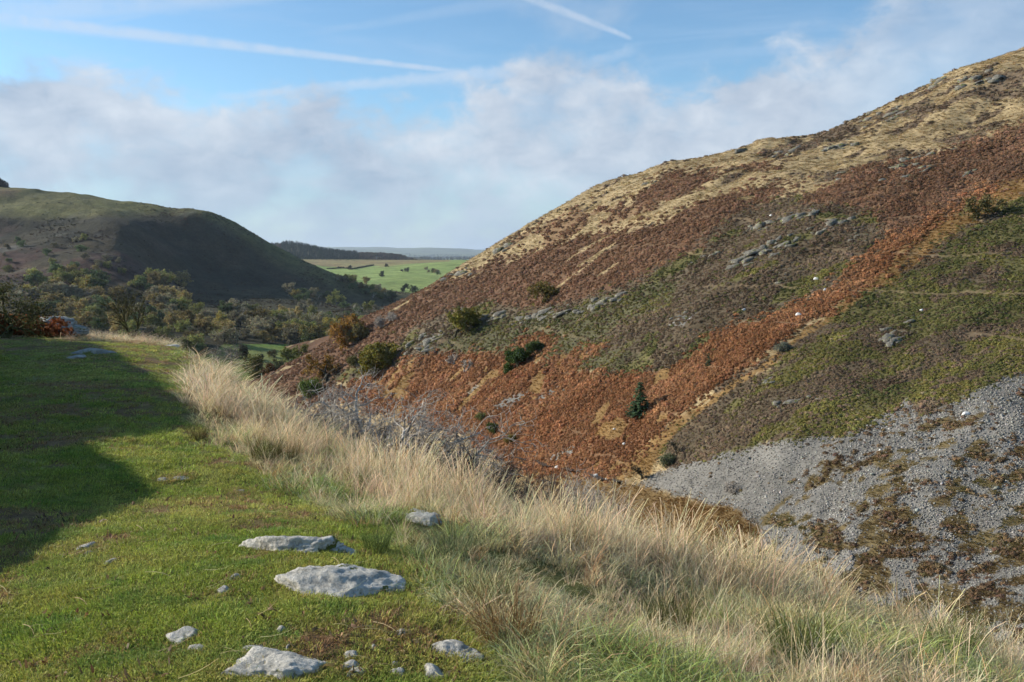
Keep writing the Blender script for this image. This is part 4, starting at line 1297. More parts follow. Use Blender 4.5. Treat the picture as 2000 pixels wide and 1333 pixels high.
# ------------------------------------------------------------------ rock outcrops on the hillside: x, y, width, height (photograph px), pieces, pale share, label
OUTCROPS = [
    (966, 626, 46, 18, 8, "left end of the crag line below the windswept thorn"),
    (1035, 630, 66, 20, 10, "broken crag directly under the windswept thorn"),
    (1095, 622, 70, 24, 11, "crag line right of the windswept thorn, middle stretch"),
    (1158, 607, 60, 20, 9, "right stretch of the crag line, above dark green scrub"),
    (1205, 590, 34, 12, 5, "small rock step at the right end of the crag line"),
    (826, 690, 64, 34, 13, "pale crag right of the yellow-green tree at the hill foot"),
    (700, 726, 24, 26, 7, "small pale crag left of the yellow-green tree"),
    (850, 660, 40, 14, 6, "scattered rocks above the pale crag, left of the birch"),
    (1492, 505, 84, 26, 16, "largest layered outcrop in the middle of the heather slope"),
    (1538, 482, 46, 24, 9, "outcrop stepping up right from the largest layered outcrop"),
    (1444, 522, 44, 22, 8, "grey crag below left of the largest layered outcrop"),
    (1388, 508, 36, 12, 5, "low rock ledge left of the largest layered outcrop"),
    (1350, 520, 30, 10, 4, "leftmost small ledge at the heather's upper edge"),
    (1558, 430, 74, 22, 12, "yellow-lichened outcrop at the top of the heather slope"),
    (1604, 455, 54, 14, 7, "pale slabs below the yellow-lichened outcrop"),
    (1484, 450, 56, 12, 8, "string of white rocks left of the yellow-lichened outcrop"),
    (1640, 438, 46, 14, 6, "right-hand pale rocks near the top of the heather"),
    (1676, 478, 28, 34, 9, "upright cluster of pale rocks at the heather's right edge"),
    (1532, 552, 26, 28, 7, "grey rock cluster below the largest layered outcrop"),
    (1340, 620, 26, 26, 7, "pale rock cluster at the left of the heather slope"),
    (1316, 632, 20, 12, 4, "white rocks left of the pale rock cluster"),
    (1762, 330, 62, 18, 9, "pale slabs in the upper right bracken, left group"),
    (1804, 340, 44, 14, 6, "pale slabs in the upper right bracken, right group"),
    (1750, 360, 48, 14, 6, "grassy pale ledge below the upper right slabs"),
    (1648, 352, 36, 14, 5, "flat pale rock at the left edge of the upper bracken"),
    (1890, 345, 30, 10, 4, "small pale rocks in the bracken near the right edge"),
    (1748, 672, 66, 36, 12, "pale broken rocks within the green scrub, right of centre"),
    (1590, 800, 30, 30, 6, "white and grey rocks in heather above the left scree"),
    (1540, 790, 44, 14, 6, "rocky step in brown heather above the scree tip"),
    (1500, 752, 40, 14, 5, "low rock step beneath the ochre band"),
    (1722, 245, 96, 30, 12, "dark crag just under the right skyline"),
    (1640, 292, 60, 16, 8, "dark rib of rock below the skyline crag"),
    (1910, 178, 90, 34, 12, "dark crag high up near the right edge"),
    (1822, 172, 40, 20, 7, "small crag breaking the upper right skyline"),
    (1530, 305, 44, 12, 6, "dark ledges below the rounded skyline knoll"),
    (1450, 300, 34, 14, 5, "rock face on the left flank of the skyline knoll"),
    (1272, 366, 30, 12, 5, "dark rocks in a hollow of the left skyline grass"),
    (1840, 300, 90, 10, 6, "thin rock ledge where straw meets the upper bracken"),
    (900, 545, 60, 22, 8, "grey rocks along the lower left shoulder of the ridge"),
    (1000, 487, 60, 16, 6, "rocks along the straw shoulder below the left skyline"),
    (1110, 762, 20, 8, 3, "small rocks beside the slanting scree strip"),
]
def block_mesh(name, seed):
    """an angular joint-bounded block: a box with knocked-off, uneven corners"""
    g = np.random.default_rng(seed)
    V = np.array([(a, b_, c) for c in (-1, 0, 1) for a, b_ in ((-1, -1), (0, -1.15), (1, -1), (1.1, 0), (1, 1), (0, 1), (-1, 1), (-1.1, 0))], float)
    V += g.normal(0, .16, V.shape)
    V[16:, :2] *= g.uniform(.6, .95); V[:, 2] *= .75
    q = [(k * 8 + i, k * 8 + (i + 1) % 8, k * 8 + 8 + (i + 1) % 8, k * 8 + 8 + i) for k in (0, 1) for i in range(8)]
    return mk_mesh(name, V, [np.array(q), np.array([[16, 17, 18, 19, 20, 21, 22, 23]])], M_CRAG, False)


SLABS = [block_mesh(f"slab_{i}", 1100 + i) for i in range(9)]


def build_outcrops():
    for k, (px, py, w, h, n, lab) in enumerate(OUTCROPS):
        p = pick(px, py, z_hill, 60, 420)
        sc = p[1] / F_PX
        root = empty("rock_outcrop", p)
        tag(root, lab, "outcrop", "rock outcrops on the hillside")
        g = np.random.default_rng(1200 + k)
        for j in range(int(n * 2.3)):
            qx = px + w * (g.random() - .5); qy = py - h * g.random() + (qx - px) * -.25
            q = pick(qx, qy, z_hill, 60, 420)
            s = sc * min(w, 48) * (.035 + .15 * g.random() ** 3)
            fl = g.uniform(.5, 1.1)
            link("slab", SLABS[int(g.integers(0, 9))], root, tuple(q - p + np.array([0, 0, s * .05])), (g.normal(0, .15), g.normal(-.18, .15), g.normal(0, .5)), (s * g.uniform(.9, 2.2), s * .9, s * fl * .8))


build_outcrops()

# single boulders that stand out on the hillside
for k, (px, py, w, lab) in enumerate([
        (1595, 546, 12, "white boulder on the heather above the orange bracken tongue"),
        (1612, 567, 10, "second white boulder, just below the first, by the bracken tongue"),
        (1578, 586, 7, "small white boulder left of the bracken tongue's edge"),
        (1560, 616, 14, "pale boulder at the head of the little scree chute"),
        (1453, 606, 9, "lone white boulder in the middle of the brown heather"),
        (1800, 607, 9, "lone pale boulder in the green scrub near the right"),
        (1506, 422, 8, "lone white stone between rock strings at the heather top"),
        (1220, 868, 8, "white boulder low in the ochre and heather near the stream"),
        (1200, 839, 7, "white stone in the orange bracken above the stream"),
        (1165, 930, 12, "white boulder beside the stream, left one"),
        (1186, 939, 13, "white boulder beside the stream, right one"),
        (1090, 915, 14, "pale boulder in the stream near the bare shrubs"),
        (1885, 810, 16, "white boulder on the upper scree below the green scrub"),
        (1720, 880, 9, "pale block on the scree between heather cushions")]):
    zb = lambda x, y: np.maximum(z_hill(x, y), z_shelf(x, y) - .8)
    p = pick(px, py, z_hill, 55, 420)
    s = w * p[1] / F_PX * .5
    me = rock_mesh("boulder", 1300 + k, plain_mat("white_quartz_rock", (.62, .61, .57)) if k == 0 else bpy.data.materials["white_quartz_rock"], 2, .34, (s * 1.1, s * .8, s * .62), angular=1.0)
    tag(link("boulder", me, None, p + np.array([0, 0, s * .22])), lab, "boulder", "single boulders on the hillside")

# ------------------------------------------------------------------ stream
def build_stream():
    pts = []
    for px, py in [(1010, 893), (1050, 900), (1090, 910), (1130, 921), (1180, 936), (1215, 942)]:
        zb = lambda x, y: np.maximum(z_hill(x, y), z_shelf(x, y))
        p = pick(px, py, z_hill, 60, 300)
        pts.append(p)
    pts = np.array(pts)
    t = np.linspace(0, len(pts) - 1, 60); i = np.clip(t.astype(int), 0, len(pts) - 2); f = (t - i)[:, None]
    c = pts[i] * (1 - f) + pts[i + 1] * f
    d = np.gradient(c, axis=0); nrm = np.stack([-d[:, 1], d[:, 0]], 1); nrm /= np.linalg.norm(nrm, axis=1, keepdims=True)
    wv = .8 + .35 * np.sin(t * 5.3)
    c[:, 2] = z_hill(c[:, 0], c[:, 1]) + .12
    V = np.concatenate([np.column_stack([c[:, :2] - nrm * wv[:, None], c[:, 2]]), np.column_stack([c[:, :2] + nrm * wv[:, None], c[:, 2]])])
    q = np.arange(59)
    m, nt, N, L = new_mat("stream_water")
    b = N('ShaderNodeBsdfPrincipled'); b.inputs['Base Color'].default_value = (.05, .06, .06, 1); b.inputs['Roughness'].default_value = .12
    nz = N('ShaderNodeTexNoise'); nz.inputs['Scale'].default_value = 3; bp = N('ShaderNodeBump'); bp.inputs['Strength'].default_value = .4
    L(nz.outputs['Fac'], bp.inputs['Height']); L(bp.outputs[0], b.inputs['Normal'])
    o = N('ShaderNodeOutputMaterial'); L(b.outputs[0], o.inputs[0])
    tag(link("stream", mk_mesh("stream", V, np.stack([q, q + 1, q + 61, q + 60], 1), m)), "narrow stream at the bottom of the side valley", None, None, "structure")


build_stream()

# ------------------------------------------------------------------ trees
def tube(pts, rad, sides):
    pts = np.asarray(pts, float); rad = np.asarray(rad, float)
    d = np.gradient(pts, axis=0); d /= np.linalg.norm(d, axis=1, keepdims=True) + 1e-9
    ref = np.where(np.abs(d[:, 2:3]) > .9, np.array([[1., 0, 0]]), np.array([[0, 0, 1.]]))
    u = np.cross(d, ref); u /= np.linalg.norm(u, axis=1, keepdims=True) + 1e-9
    v = np.cross(d, u)
    a = np.arange(sides) * 2 * np.pi / sides
    V = pts[:, None] + rad[:, None, None] * (np.cos(a)[None, :, None] * u[:, None] + np.sin(a)[None, :, None] * v[:, None])
    n = len(pts); i = np.arange(n - 1)[:, None] * sides + np.arange(sides)[None]; j = np.arange(n - 1)[:, None] * sides + (np.arange(sides)[None] + 1) % sides
    return V.reshape(-1, 3), np.stack([i, j, j + sides, i + sides], -1).reshape(-1, 4)


def skeleton(seed, height, levels=3, spread=.75, kids=(4, 5, 4, 4), trunk=.28, rad=.045, wander=.18, lean=(0, 0), up=.18, stems=1, shrink=.62, rmin=.0, clear=.35):
    """branching limbs; returns list of (points, radii, level) and the tip points"""
    g = np.random.default_rng(seed)
    limbs, tips = [], []
    def grow(p, d, length, r, lev):
        n = 6 if lev < 2 else (4 if lev < 3 else 3)
        pts = [p]; dirs = [d]
        push = np.array([lean[0] * .16, lean[1] * .16, up * (.3 if lev == 0 else .5)])
        jit = g.normal(0, wander * (1 + .3 * lev), (n, 3)) + push
        for q in range(n):
            d = d + jit[q]
            d = d / math.sqrt(d[0] * d[0] + d[1] * d[1] + d[2] * d[2])
            p = p + d * length / n
            pts.append(p); dirs.append(d)
        rr = r * np.linspace(1, .45 if lev < levels else .3, n + 1)
        limbs.append((np.array(pts), rr, lev))
        if lev >= levels:
            tips.append((pts[-1], pts[len(pts) // 2])); return
        k = kids[min(lev, len(kids) - 1)]
        for c in range(k):
            f = (clear if lev == 0 else .25) + ((1 - clear) if lev == 0 else .75) * (c + g.random() * .7) / k
            q = min(f, .999) * n; i = int(q)
            pp = pts[i] + (pts[i + 1] - pts[i]) * (q - i)
            w = g.normal(0, 1, 3); e = dirs[i]; axis = np.array([e[1] * w[2] - e[2] * w[1], e[2] * w[0] - e[0] * w[2], e[0] * w[1] - e[1] * w[0]]); axis /= math.sqrt(axis @ axis) + 1e-9
            nd = dirs[i] * (1 - spread * .6) + axis * spread * g.uniform(.7, 1.15)
            nd /= math.sqrt(nd @ nd)
            grow(pp, nd, length * shrink * g.uniform(.75, 1.2) * (1.25 if lev == 0 else 1), max(rr[i] * .62, rmin, .001 * height), lev + 1)
        grow(pts[-1], dirs[-1], length * shrink * .8, rr[-1], lev + 1)
    for s in range(stems):
        a = 6.28 * (s + g.random() * .6) / max(stems, 1)
        d0 = np.array([lean[0] * .6, lean[1] * .6, 1.0]) + (np.array([math.cos(a), math.sin(a), 0]) * .55 if stems > 1 else 0)
        d0 /= np.linalg.norm(d0)
        grow(np.array([0, 0, -.03 * height]), d0, height * trunk * (1.0 if stems == 1 else 1.15), height * rad, 0)
    # scale so that the top is at the asked height
    zt = max(l[0][:, 2].max() for l in limbs)
    k = height / zt
    limbs = [(l[0] * k, l[1] * k ** .5, l[2]) for l in limbs]
    tips = [(a * k, b * k) for a, b in tips]
    return limbs, tips


def limbs_mesh(name, limbs, mat, lo=0, hi=9):
    groups = {}
    for pts, rr, lev in limbs:
        if lo <= lev <= hi:
            groups.setdefault((len(pts), 7 if lev == 0 else (5 if lev == 1 else 3)), []).append((pts, rr))
    Vs, Fs, o = [], [], 0
    for (n, sides), ls in groups.items():
        pts = np.array([l[0] for l in ls]); rad = np.array([l[1] for l in ls]); m = len(ls)
        d = np.gradient(pts, axis=1); d /= np.linalg.norm(d, axis=2, keepdims=True) + 1e-9
        ref = np.where(np.abs(d[:, :, 2:3]) > .9, np.array([1., 0, 0]), np.array([0, 0, 1.]))
        u = np.cross(d, ref); u /= np.linalg.norm(u, axis=2, keepdims=True) + 1e-9
        v = np.cross(d, u)
        a = np.arange(sides) * 2 * np.pi / sides
        V = pts[:, :, None] + rad[:, :, None, None] * (np.cos(a)[:, None] * u[:, :, None] + np.sin(a)[:, None] * v[:, :, None])
        i = np.arange(n - 1)[:, None] * sides + np.arange(sides)[None]; jn = np.arange(n - 1)[:, None] * sides + (np.arange(sides)[None] + 1) % sides
        q = np.stack([i, jn, jn + sides, i + sides], -1).reshape(-1, 4)
        Vs.append(V.reshape(-1, 3)); Fs.append((q[None] + (np.arange(m) * n * sides)[:, None, None]).reshape(-1, 4) + o); o += m * n * sides
    return mk_mesh(name, np.concatenate(Vs), np.concatenate(Fs), mat, True)


def leaf_mesh(name, tips, n, size, r, seed, mat, flat=.8):
    g = np.random.default_rng(seed)
    C = np.array([t[0] for t in tips] + [t[1] for t in tips[::2]])
    k = len(C)
    c = np.repeat(C, n, 0); m = len(c)
    tone_c = np.repeat(g.uniform(.72, 1.25, k), n)
    c = c + g.normal(0, 1, (m, 3)) * np.array([r, r, r * flat]) * .6
    d1 = g.normal(0, 1, (m, 3)); d1 /= np.linalg.norm(d1, axis=1, keepdims=True)
    d2 = np.cross(d1, g.normal(0, 1, (m, 3))); d2 /= np.linalg.norm(d2, axis=1, keepdims=True)
    s = size * (.6 + .8 * g.random(m))[:, None]
    V = np.stack([c - d1 * s * .32, c + d2 * s * .5, c + d1 * s * .32, c - d2 * s * .5], 1).reshape(-1, 3)
    q = np.arange(m)[:, None] * 4 + np.array([[0, 1, 2, 3]])
    b = tone_c * g.uniform(.65, 1.35, m)
    bc = np.repeat(b[:, None] * (1 + g.normal(0, .08, (m, 3))), 4, 0)
    return mk_mesh(name, V, q, mat, False, {'bc': bc})


def plant(name, p, trunk_me, crown_me, col, label, cat, group=None, s=1.0, rz=0.0, crown_name="crown", trunk_name="trunk"):
    root = empty(name, p, rz, s)
    tag(root, label, cat, group)
    if trunk_me: link(trunk_name, trunk_me, root)
    if crown_me:
        c = link(crown_name, crown_me, root); c.color = (*col, 1)
    return root


def broadleaf(seed, h, spread=.8, leaves=16, size=None, levels=3, lean=(0, 0), trunk=.30, kids=(4, 4, 3), bark=None, stems=1, r=None, up=.12, loose=1.0):
    limbs, tips = skeleton(seed, h, levels, spread, kids, trunk, .035, .16, lean, up, stems)
    return limbs_mesh("limbs", limbs, bark or M_BARK), leaf_mesh("leaves", tips, leaves, size or h * .05, r or h * .085 * loose, seed + 1, M_LEAF)


def place(px, py, zf, y0, y1):
    return pick(px, py, zf, y0, y1)


HILL_TREES = [
    # px, base y, height px, kind, colour, label
    (672, 674, 56, 'oak', (.185, .105, .026), "large orange-brown oak on the spur's edge above the valley"),
    (700, 668, 34, 'oak', (.12, .10, .035), "darker olive tree touching the right of the orange-brown oak"),
    (639, 746, 47, 'oak', (.155, .092, .022), "orange-green oak standing alone on the bracken at the hill foot"),
    (605, 772, 32, 'bush', (.075, .105, .022), "rounded green bush left of the bare thorns"),
    (735, 728, 56, 'tall', (.130, .115, .022), "yellow-green tree growing out of the crag at the hill foot"),
    (888, 662, 62, 'slim', (.130, .120, .028), "tall yellow-green birch beside the bare white birch"),
    (1057, 597, 46, 'wind', (.105, .085, .024), "windswept hawthorn alone on the bracken, casting a long shadow"),
    (1012, 718, 38, 'holly', (.036, .062, .016), "dense dark green holly among the orange bracken"),
    (1046, 692, 26, 'holly', (.048, .07, .022), "low dark green bush up right of the holly"),
    (1530, 686, 17, 'bush', (.105, .115, .085), "small grey-green willow on the ochre band"),
    (1909, 428, 46, 'wind', (.105, .09, .035), "olive thorn tree high on the ochre band near the right edge"),
    (1302, 908, 22, 'bush', (.095, .105, .055), "grey-green shrub on yellow grass beside the scree tip"),
    (958, 848, 20, 'holly', (.055, .075, .02), "small green bush in bracken right of the bare thorns"),
    (998, 864, 16, 'bush', (.12, .10, .025), "small olive bush low in the bracken above the stream"),
    (940, 822, 16, 'bush', (.085, .095, .03), "small dull green bush just above the dark thicket"),
    (690, 716, 20, 'bush', (.09, .085, .03), "low olive scrub left of the yellow-green crag tree"),
]


def build_hill_trees():
    for k, (px, py, h, kind, col, lab) in enumerate(HILL_TREES):
        p = pick(px, py, z_hill, 60, 420)
        H = h * p[1] / F_PX
        sd = 2000 + k * 11
        if kind == 'oak': t, c = broadleaf(sd, H, .95, 26, H * .085, 3, (0, 0), .22, (5, 4, 3), up=.02, loose=1.25)
        elif kind == 'bush': t, c = broadleaf(sd, H, 1.0, 22, H * .09, 2, (0, 0), .22, (5, 4), stems=4, r=H * .2)
        elif kind == 'tall': t, c = broadleaf(sd, H, .85, 24, H * .08, 3, (.05, 0), .20, (5, 4, 3), stems=3, up=.05, loose=1.1)
        elif kind == 'slim': t, c = broadleaf(sd, H, .65, 18, H * .075, 3, (-.05, 0), .36, (5, 4, 3), up=.2)
        elif kind == 'wind': t, c = broadleaf(sd, H, 1.05, 16, H * .08, 3, (.30, 0), .28, (4, 4, 3), up=-.02, bark=M_MOSSBARK)
        else: t, c = broadleaf(sd, H, .65, 34, H * .075, 3, (0, 0), .25, (5, 4, 3), stems=2, r=H * .12)
        plant("hillside_tree" if kind != 'bush' else "shrub", p, t, c, tuple(1.5 * q for q in col), lab, "tree" if kind != 'bush' else "shrub", "trees dotted over the bracken hillside")


build_hill_trees()


def conifer(seed, h, tiers=22, needles=34, wid=.23, wq=.030):
    g = np.random.default_rng(seed)
    V, Fc = tube([(0, 0, -.03 * h), (0, 0, h * .5), (0, 0, h)], [h * .022, h * .014, h * .002], 6)
    trunk = mk_mesh("trunk", V, Fc, M_BARK, True)
    Vs, B = [], []
    for t in range(tiers):
        f = t / tiers
        z = h * (.05 + .93 * f)
        L = h * wid * (1 - f) ** .85 * g.uniform(.85, 1.1) + .02 * h
        nb = max(5, int(11 * (1 - f) + 4))
        for b in range(nb):
            a = g.random() * 6.28; l = L * g.uniform(.75, 1.12)
            for q in range(max(3, int(needles * (1 - f) * .35))):
                s = g.uniform(.15, 1); r = l * s
                droop = -.28 * s * l + .12 * l * s ** 3
                c = np.array([r * math.cos(a), r * math.sin(a), z + droop]) + g.normal(0, .012 * h, 3)
                w = wq * h * g.uniform(.6, 1.3)
                d = np.array([math.cos(a), math.sin(a), -.3]); n = np.array([-math.sin(a), math.cos(a), g.normal(0, .4)])
                Vs += [c - n * w, c + d * w * 2.0, c + n * w, c - d * w * .6]
                B += [g.uniform(.6, 1.35)] * 4
    V = np.array(Vs); q = np.arange(len(V) // 4)[:, None] * 4 + np.array([[0, 1, 2, 3]])
    return trunk, mk_mesh("needles", V, q, M_NEEDLE, False, {'bc': np.repeat(np.array(B)[:, None], 3, 1)})


p = pick(1250, 810, z_hill, 60, 400)
t, c = conifer(5, 68 * p[1] / F_PX, 26, 40, .36)
plant("spruce_tree", p, t, c, (.050, .085, .038), "dark green spruce standing alone in the orange bracken", "tree", "conifers on the hillside")
p = pick(1384, 714, z_hill, 60, 400)
t, c = conifer(6, 25 * p[1] / F_PX, 16, 24, .30)
plant("spruce_tree", p, t, c, (.05, .08, .04), "tiny young spruce at the upper edge of the orange bracken", "tree", "conifers on the hillside")

# bare trees ------------------------------------------------------
def bare(name, px, py, h, zf, y0, y1, label, cat, mat, seed, group=None, at_y=None, **kw):
    if at_y:
        q = P(px, py, at_y); p = np.array([q[0], at_y, float(zf(np.array([q[0]]), np.array([at_y]))[0])])
        H = h * at_y / F_PX + max(0, q[2] - p[2])
    else:
        p = pick(px, py, zf, y0, y1); H = h * p[1] / F_PX
    levels = kw.pop('levels', 4)
    kw.setdefault('rmin', .00026 * p[1])
    limbs, tips = skeleton(seed, H, levels, **kw)
    root = empty(name, p)
    tag(root, label, cat, group)
    link("trunk", limbs_mesh("trunk", limbs, mat, 0, 1), root)
    br = link("branches", limbs_mesh("branches", limbs, mat, 2, 2), root)
    link("twigs", limbs_mesh("twigs", limbs, mat, 3, 9), br)
    return root, limbs, tips, p


for k, (px, py, h, mat, lab, kw) in enumerate([
        (906, 634, 36, M_BIRCH, "bare white-stemmed birch beside the tall yellow-green birch", dict(stems=2, spread=.5)),
        (744, 642, 28, M_TWIG, "bare grey shrub on the rust bracken right of the oaks", dict(stems=4, spread=.7)),
        (768, 628, 20, M_TWIG, "smaller faint bare shrub up right of the bare grey shrub", dict(stems=3, spread=.7)),
        (697, 666, 26, M_TWIG, "slim bare grey birch at the right of the oak group", dict(stems=2, spread=.4)),
        (887, 712, 22, M_TWIG, "left of two faint bare saplings in the orange bracken", dict(stems=3, spread=.45)),
        (908, 728, 28, M_TWIG, "right of two faint bare saplings in the orange bracken", dict(stems=2, spread=.45)),
        (1322, 886, 30, M_BARK, "dark gnarled bare thorn leaning over the scree tip", dict(stems=1, spread=.9, lean=(-.3, 0))),
        (1253, 936, 34, M_BARK, "dark bare thorn at the very tip of the scree", dict(stems=1, spread=.9, lean=(-.3, 0))),
        (1428, 964, 26, M_TWIG, "low bare shrub at the foot of the left scree", dict(stems=4, spread=.9))]):
    bare("bare_tree", px, py, h, z_hill, 60, 420, lab, "tree", mat, 2300 + k, "bare trees on the hillside", kids=(5, 4, 3), levels=3, trunk=.25, **kw)

# thorn on the crest of the path
r0, limbs, tips, p = bare("thorn_tree", 257, 656, 112, z_shelf, 20, 60, "leafless mossy thorn tree on the crest of the path", "tree", M_MOSSBARK, 2412, levels=4, spread=.46, rmin=.008,
                          kids=(3, 4, 3, 2), trunk=.30, rad=.030, wander=.15, lean=(-.05, 0), up=.26, stems=3, shrink=.66, clear=.6)
r0, limbs, tips, p = bare("thorn_tree", 12, 658, 122, z_shelf, 20, 60, "half-bare olive thorn tree at the left edge among red bracken", "tree", M_MOSSBARK, 2427, levels=4, spread=.85,
                          kids=(4, 4, 4, 3), trunk=.26, rad=.035, wander=.2, lean=(.12, 0), up=.08, shrink=.66)
c = link("crown", leaf_mesh("crown", tips, 4, .09, .22, 8, M_LEAF), r0); c.color = (.085, .085, .03, 1)

# bare grey thorns on the slope just below the shelf edge
THORN = dict(levels=4, spread=.80, kids=(4, 4, 4, 3), trunk=.24, rad=.028, wander=.24, up=.05, shrink=.66)
bare("thorn_bush", 772, 856, 132, z_shelf, 0, 0, "right-hand bare grey thorn with a forked trunk below the shelf edge", "bush", M_TWIG, 2501, "bare thorns below the shelf edge", at_y=24.0, stems=3, **{**THORN, 'lean': (.05, 0)})
bare("thorn_bush", 716, 846, 118, z_shelf, 0, 0, "middle bare grey thorn, leaning left behind the grass", "bush", M_TWIG, 2502, "bare thorns below the shelf edge", at_y=25.5, stems=3, **{**THORN, 'lean': (-.35, 0)})
bare("thorn_bush", 652, 834, 78, z_shelf, 0, 0, "left-hand low bare grey thorn spreading sideways", "bush", M_TWIG, 2503, "bare thorns below the shelf edge", at_y=26.0, stems=4, **{**THORN, 'lean': (-.4, 0), 'up': -.02})
bare("thorn_bush", 806, 850, 70, z_shelf, 0, 0, "thin bare thorn at the right of the three bigger thorns", "bush", M_TWIG, 2504, "bare thorns below the shelf edge", at_y=27.0, stems=4, **{**THORN, 'lean': (.2, 0)})
M_DARKTWIG = bark_mat("dark_bramble_stems", (.03, .024, .02), (.12, .10, .085), 6)
for k, (px, py, h, Y, lab) in enumerate([(838, 890, 78, 22, "left part of the dark twiggy thicket behind the grass"),
                                         (884, 905, 78, 21, "middle of the dark twiggy thicket behind the grass"),
                                         (934, 922, 66, 20, "right part of the dark twiggy thicket behind the grass"),
                                         (866, 892, 72, 25, "rear of the dark twiggy thicket behind the grass")]):
    bare("thicket_bush", px, py, h, z_shelf, 0, 0, lab, "bush", M_DARKTWIG, 2600 + k, "dark thicket below the shelf edge", at_y=Y, levels=4, stems=5, spread=.85, kids=(4, 4, 3, 2), trunk=.22, rad=.02, wander=.3, up=-.05, shrink=.66)
for k, (px, py, h, Y, lab) in enumerate([(1000, 922, 42, 34, "bare twiggy shrub right of the dark thicket"),
                                         (1060, 936, 44, 38, "bare twiggy shrub in front of the stream's bend"),
                                         (1110, 940, 40, 42, "bare pale shrub beside the white stream boulders"),
                                         (1150, 948, 34, 44, "rightmost bare pale shrub by the stream")]):
    bare("twiggy_shrub", px, py, h, z_shelf, 0, 0, lab, "shrub", M_TWIG if k > 1 else M_DARKTWIG, 2700 + k, "twiggy shrubs above the stream", at_y=Y, levels=3, stems=6, spread=.6, kids=(5, 4, 3), trunk=.3, rad=.012, wander=.2, up=.1, shrink=.7)

# ------------------------------------------------------------------ woodland on the valley floor and lower left hill
WOOD_KINDS = []
for i in range(6):
    t, c = broadleaf(3000 + i * 7, 10.0, .95, 16, .95, 3, (0, 0), .20, (5, 4, 2), up=.03, r=1.15)
    WOOD_KINDS.append((t, c))
for i in range(2):
    t, c = broadleaf(3100 + i * 7, 10.0, .85, 5, .55, 3, (0, 0), .26, (5, 4, 3), up=.1, r=1.0, bark=M_TWIG)
    WOOD_KINDS.append((t, c))
WOOD_COL = [((.145, .108, .050), "tan"), ((.120, .115, .042), "olive"), ((.130, .110, .078), "grey-brown"), ((.055, .070, .032), "dark green"), ((.165, .130, .045), "ochre")]


def wood(poly, n, hmin, hmax, weights, where, group, seed, zf=None, y0=260, y1=1150, gap=13):
    g = np.random.default_rng(seed)
    xs = [q[0] for q in poly]; ys = [q[1] for q in poly]
    got = []
    tries = 0
    while len(got) < n and tries < 6000:
        tries += 1
        px = g.uniform(min(xs), max(xs)); py = g.uniform(min(ys), max(ys))
        if not inpoly(np.array([px]), np.array([py]), poly)[0]: continue
        if any(abs(px - a) < gap and abs(py - b) < gap * .5 for a, b in got): continue
        got.append((px, py))
        p = pick(px, py, zf or z_vale, y0, y1, 500)
        H = .82 * g.uniform(hmin, hmax) * p[1] / F_PX
        ci = int(g.choice(5, p=weights))
        col, word = WOOD_COL[ci]
        kind = int(g.integers(0, 6)) if g.random() > .12 else int(g.integers(6, 8))
        t, c = WOOD_KINDS[kind]
        bareword = "thin-leaved " if kind > 5 else ""
        third = (px - min(xs)) / (max(xs) - min(xs) + 1e-6)
        vert = (py - min(ys)) / (max(ys) - min(ys) + 1e-6)
        side = ("upper " if vert < .34 else ("" if vert < .67 else "lower ")) + ("left part" if third < .25 else ("left centre" if third < .5 else ("right centre" if third < .75 else "right part")))
        tone = np.array(col) * np.array((1.0, 1.06, .9)) * g.uniform(1.15, 2.5)
        plant("woodland_tree", p, t, c, tone, f"{bareword}{word} tree in the {side} of {where}", "tree", group, (H / 10 * g.uniform(.85, 1.2), H / 10 * g.uniform(.85, 1.2), H / 10), g.random() * 6.28)


wood([(0, 585), (60, 545), (140, 525), (200, 575), (240, 590), (250, 625), (300, 640), (340, 660), (200, 655), (100, 625), (0, 600)], 50, 26, 40, [.28, .22, .28, .14, .08], "the shaded wood behind the crest boulder", "trees of the left hill's shaded wood", 41)
wood([(250, 560), (330, 540), (375, 570), (390, 610), (420, 625), (440, 665), (400, 700), (330, 680), (280, 640)], 40, 24, 38, [.30, .22, .28, .14, .06], "the wood right of the crest thorn", "trees of the left hill's shaded wood", 42)
wood([(420, 612), (480, 612), (560, 618), (600, 632), (690, 650), (640, 676), (560, 672), (490, 668), (440, 655)], 46, 24, 36, [.28, .18, .34, .10, .10], "the brown wood behind the small meadow", "trees behind the meadow", 43)
wood([(560, 560), (640, 575), (740, 612), (700, 640), (620, 620), (560, 606)], 26, 14, 22, [.1, .2, .2, .45, .05], "the dark spur-foot scrub", "scrub trees on the shaded spur", 44, gap=10)
wood([(655, 548), (700, 545), (740, 565), (775, 580), (760, 592), (720, 580), (680, 565)], 18, 12, 18, [.35, .1, .3, .25, .0], "the hedge wood below the fields", "trees at the edge of the fields", 45, y0=900, y1=2000, gap=8)
wood([(830, 526), (862, 534), (870, 540), (838, 534)], 7, 6, 9, [.1, .1, .4, .4, .0], "the small field-corner clump", "trees at the edge of the fields", 46, y0=1200, y1=2300, gap=5)
wood([(0, 470), (150, 455), (260, 500), (320, 560), (200, 560), (100, 540), (0, 545)], 26, 9, 17, [.1, .2, .35, .35, 0], "the thin scrub above the shaded wood", "scattered trees on the left hillside", 47, gap=16)

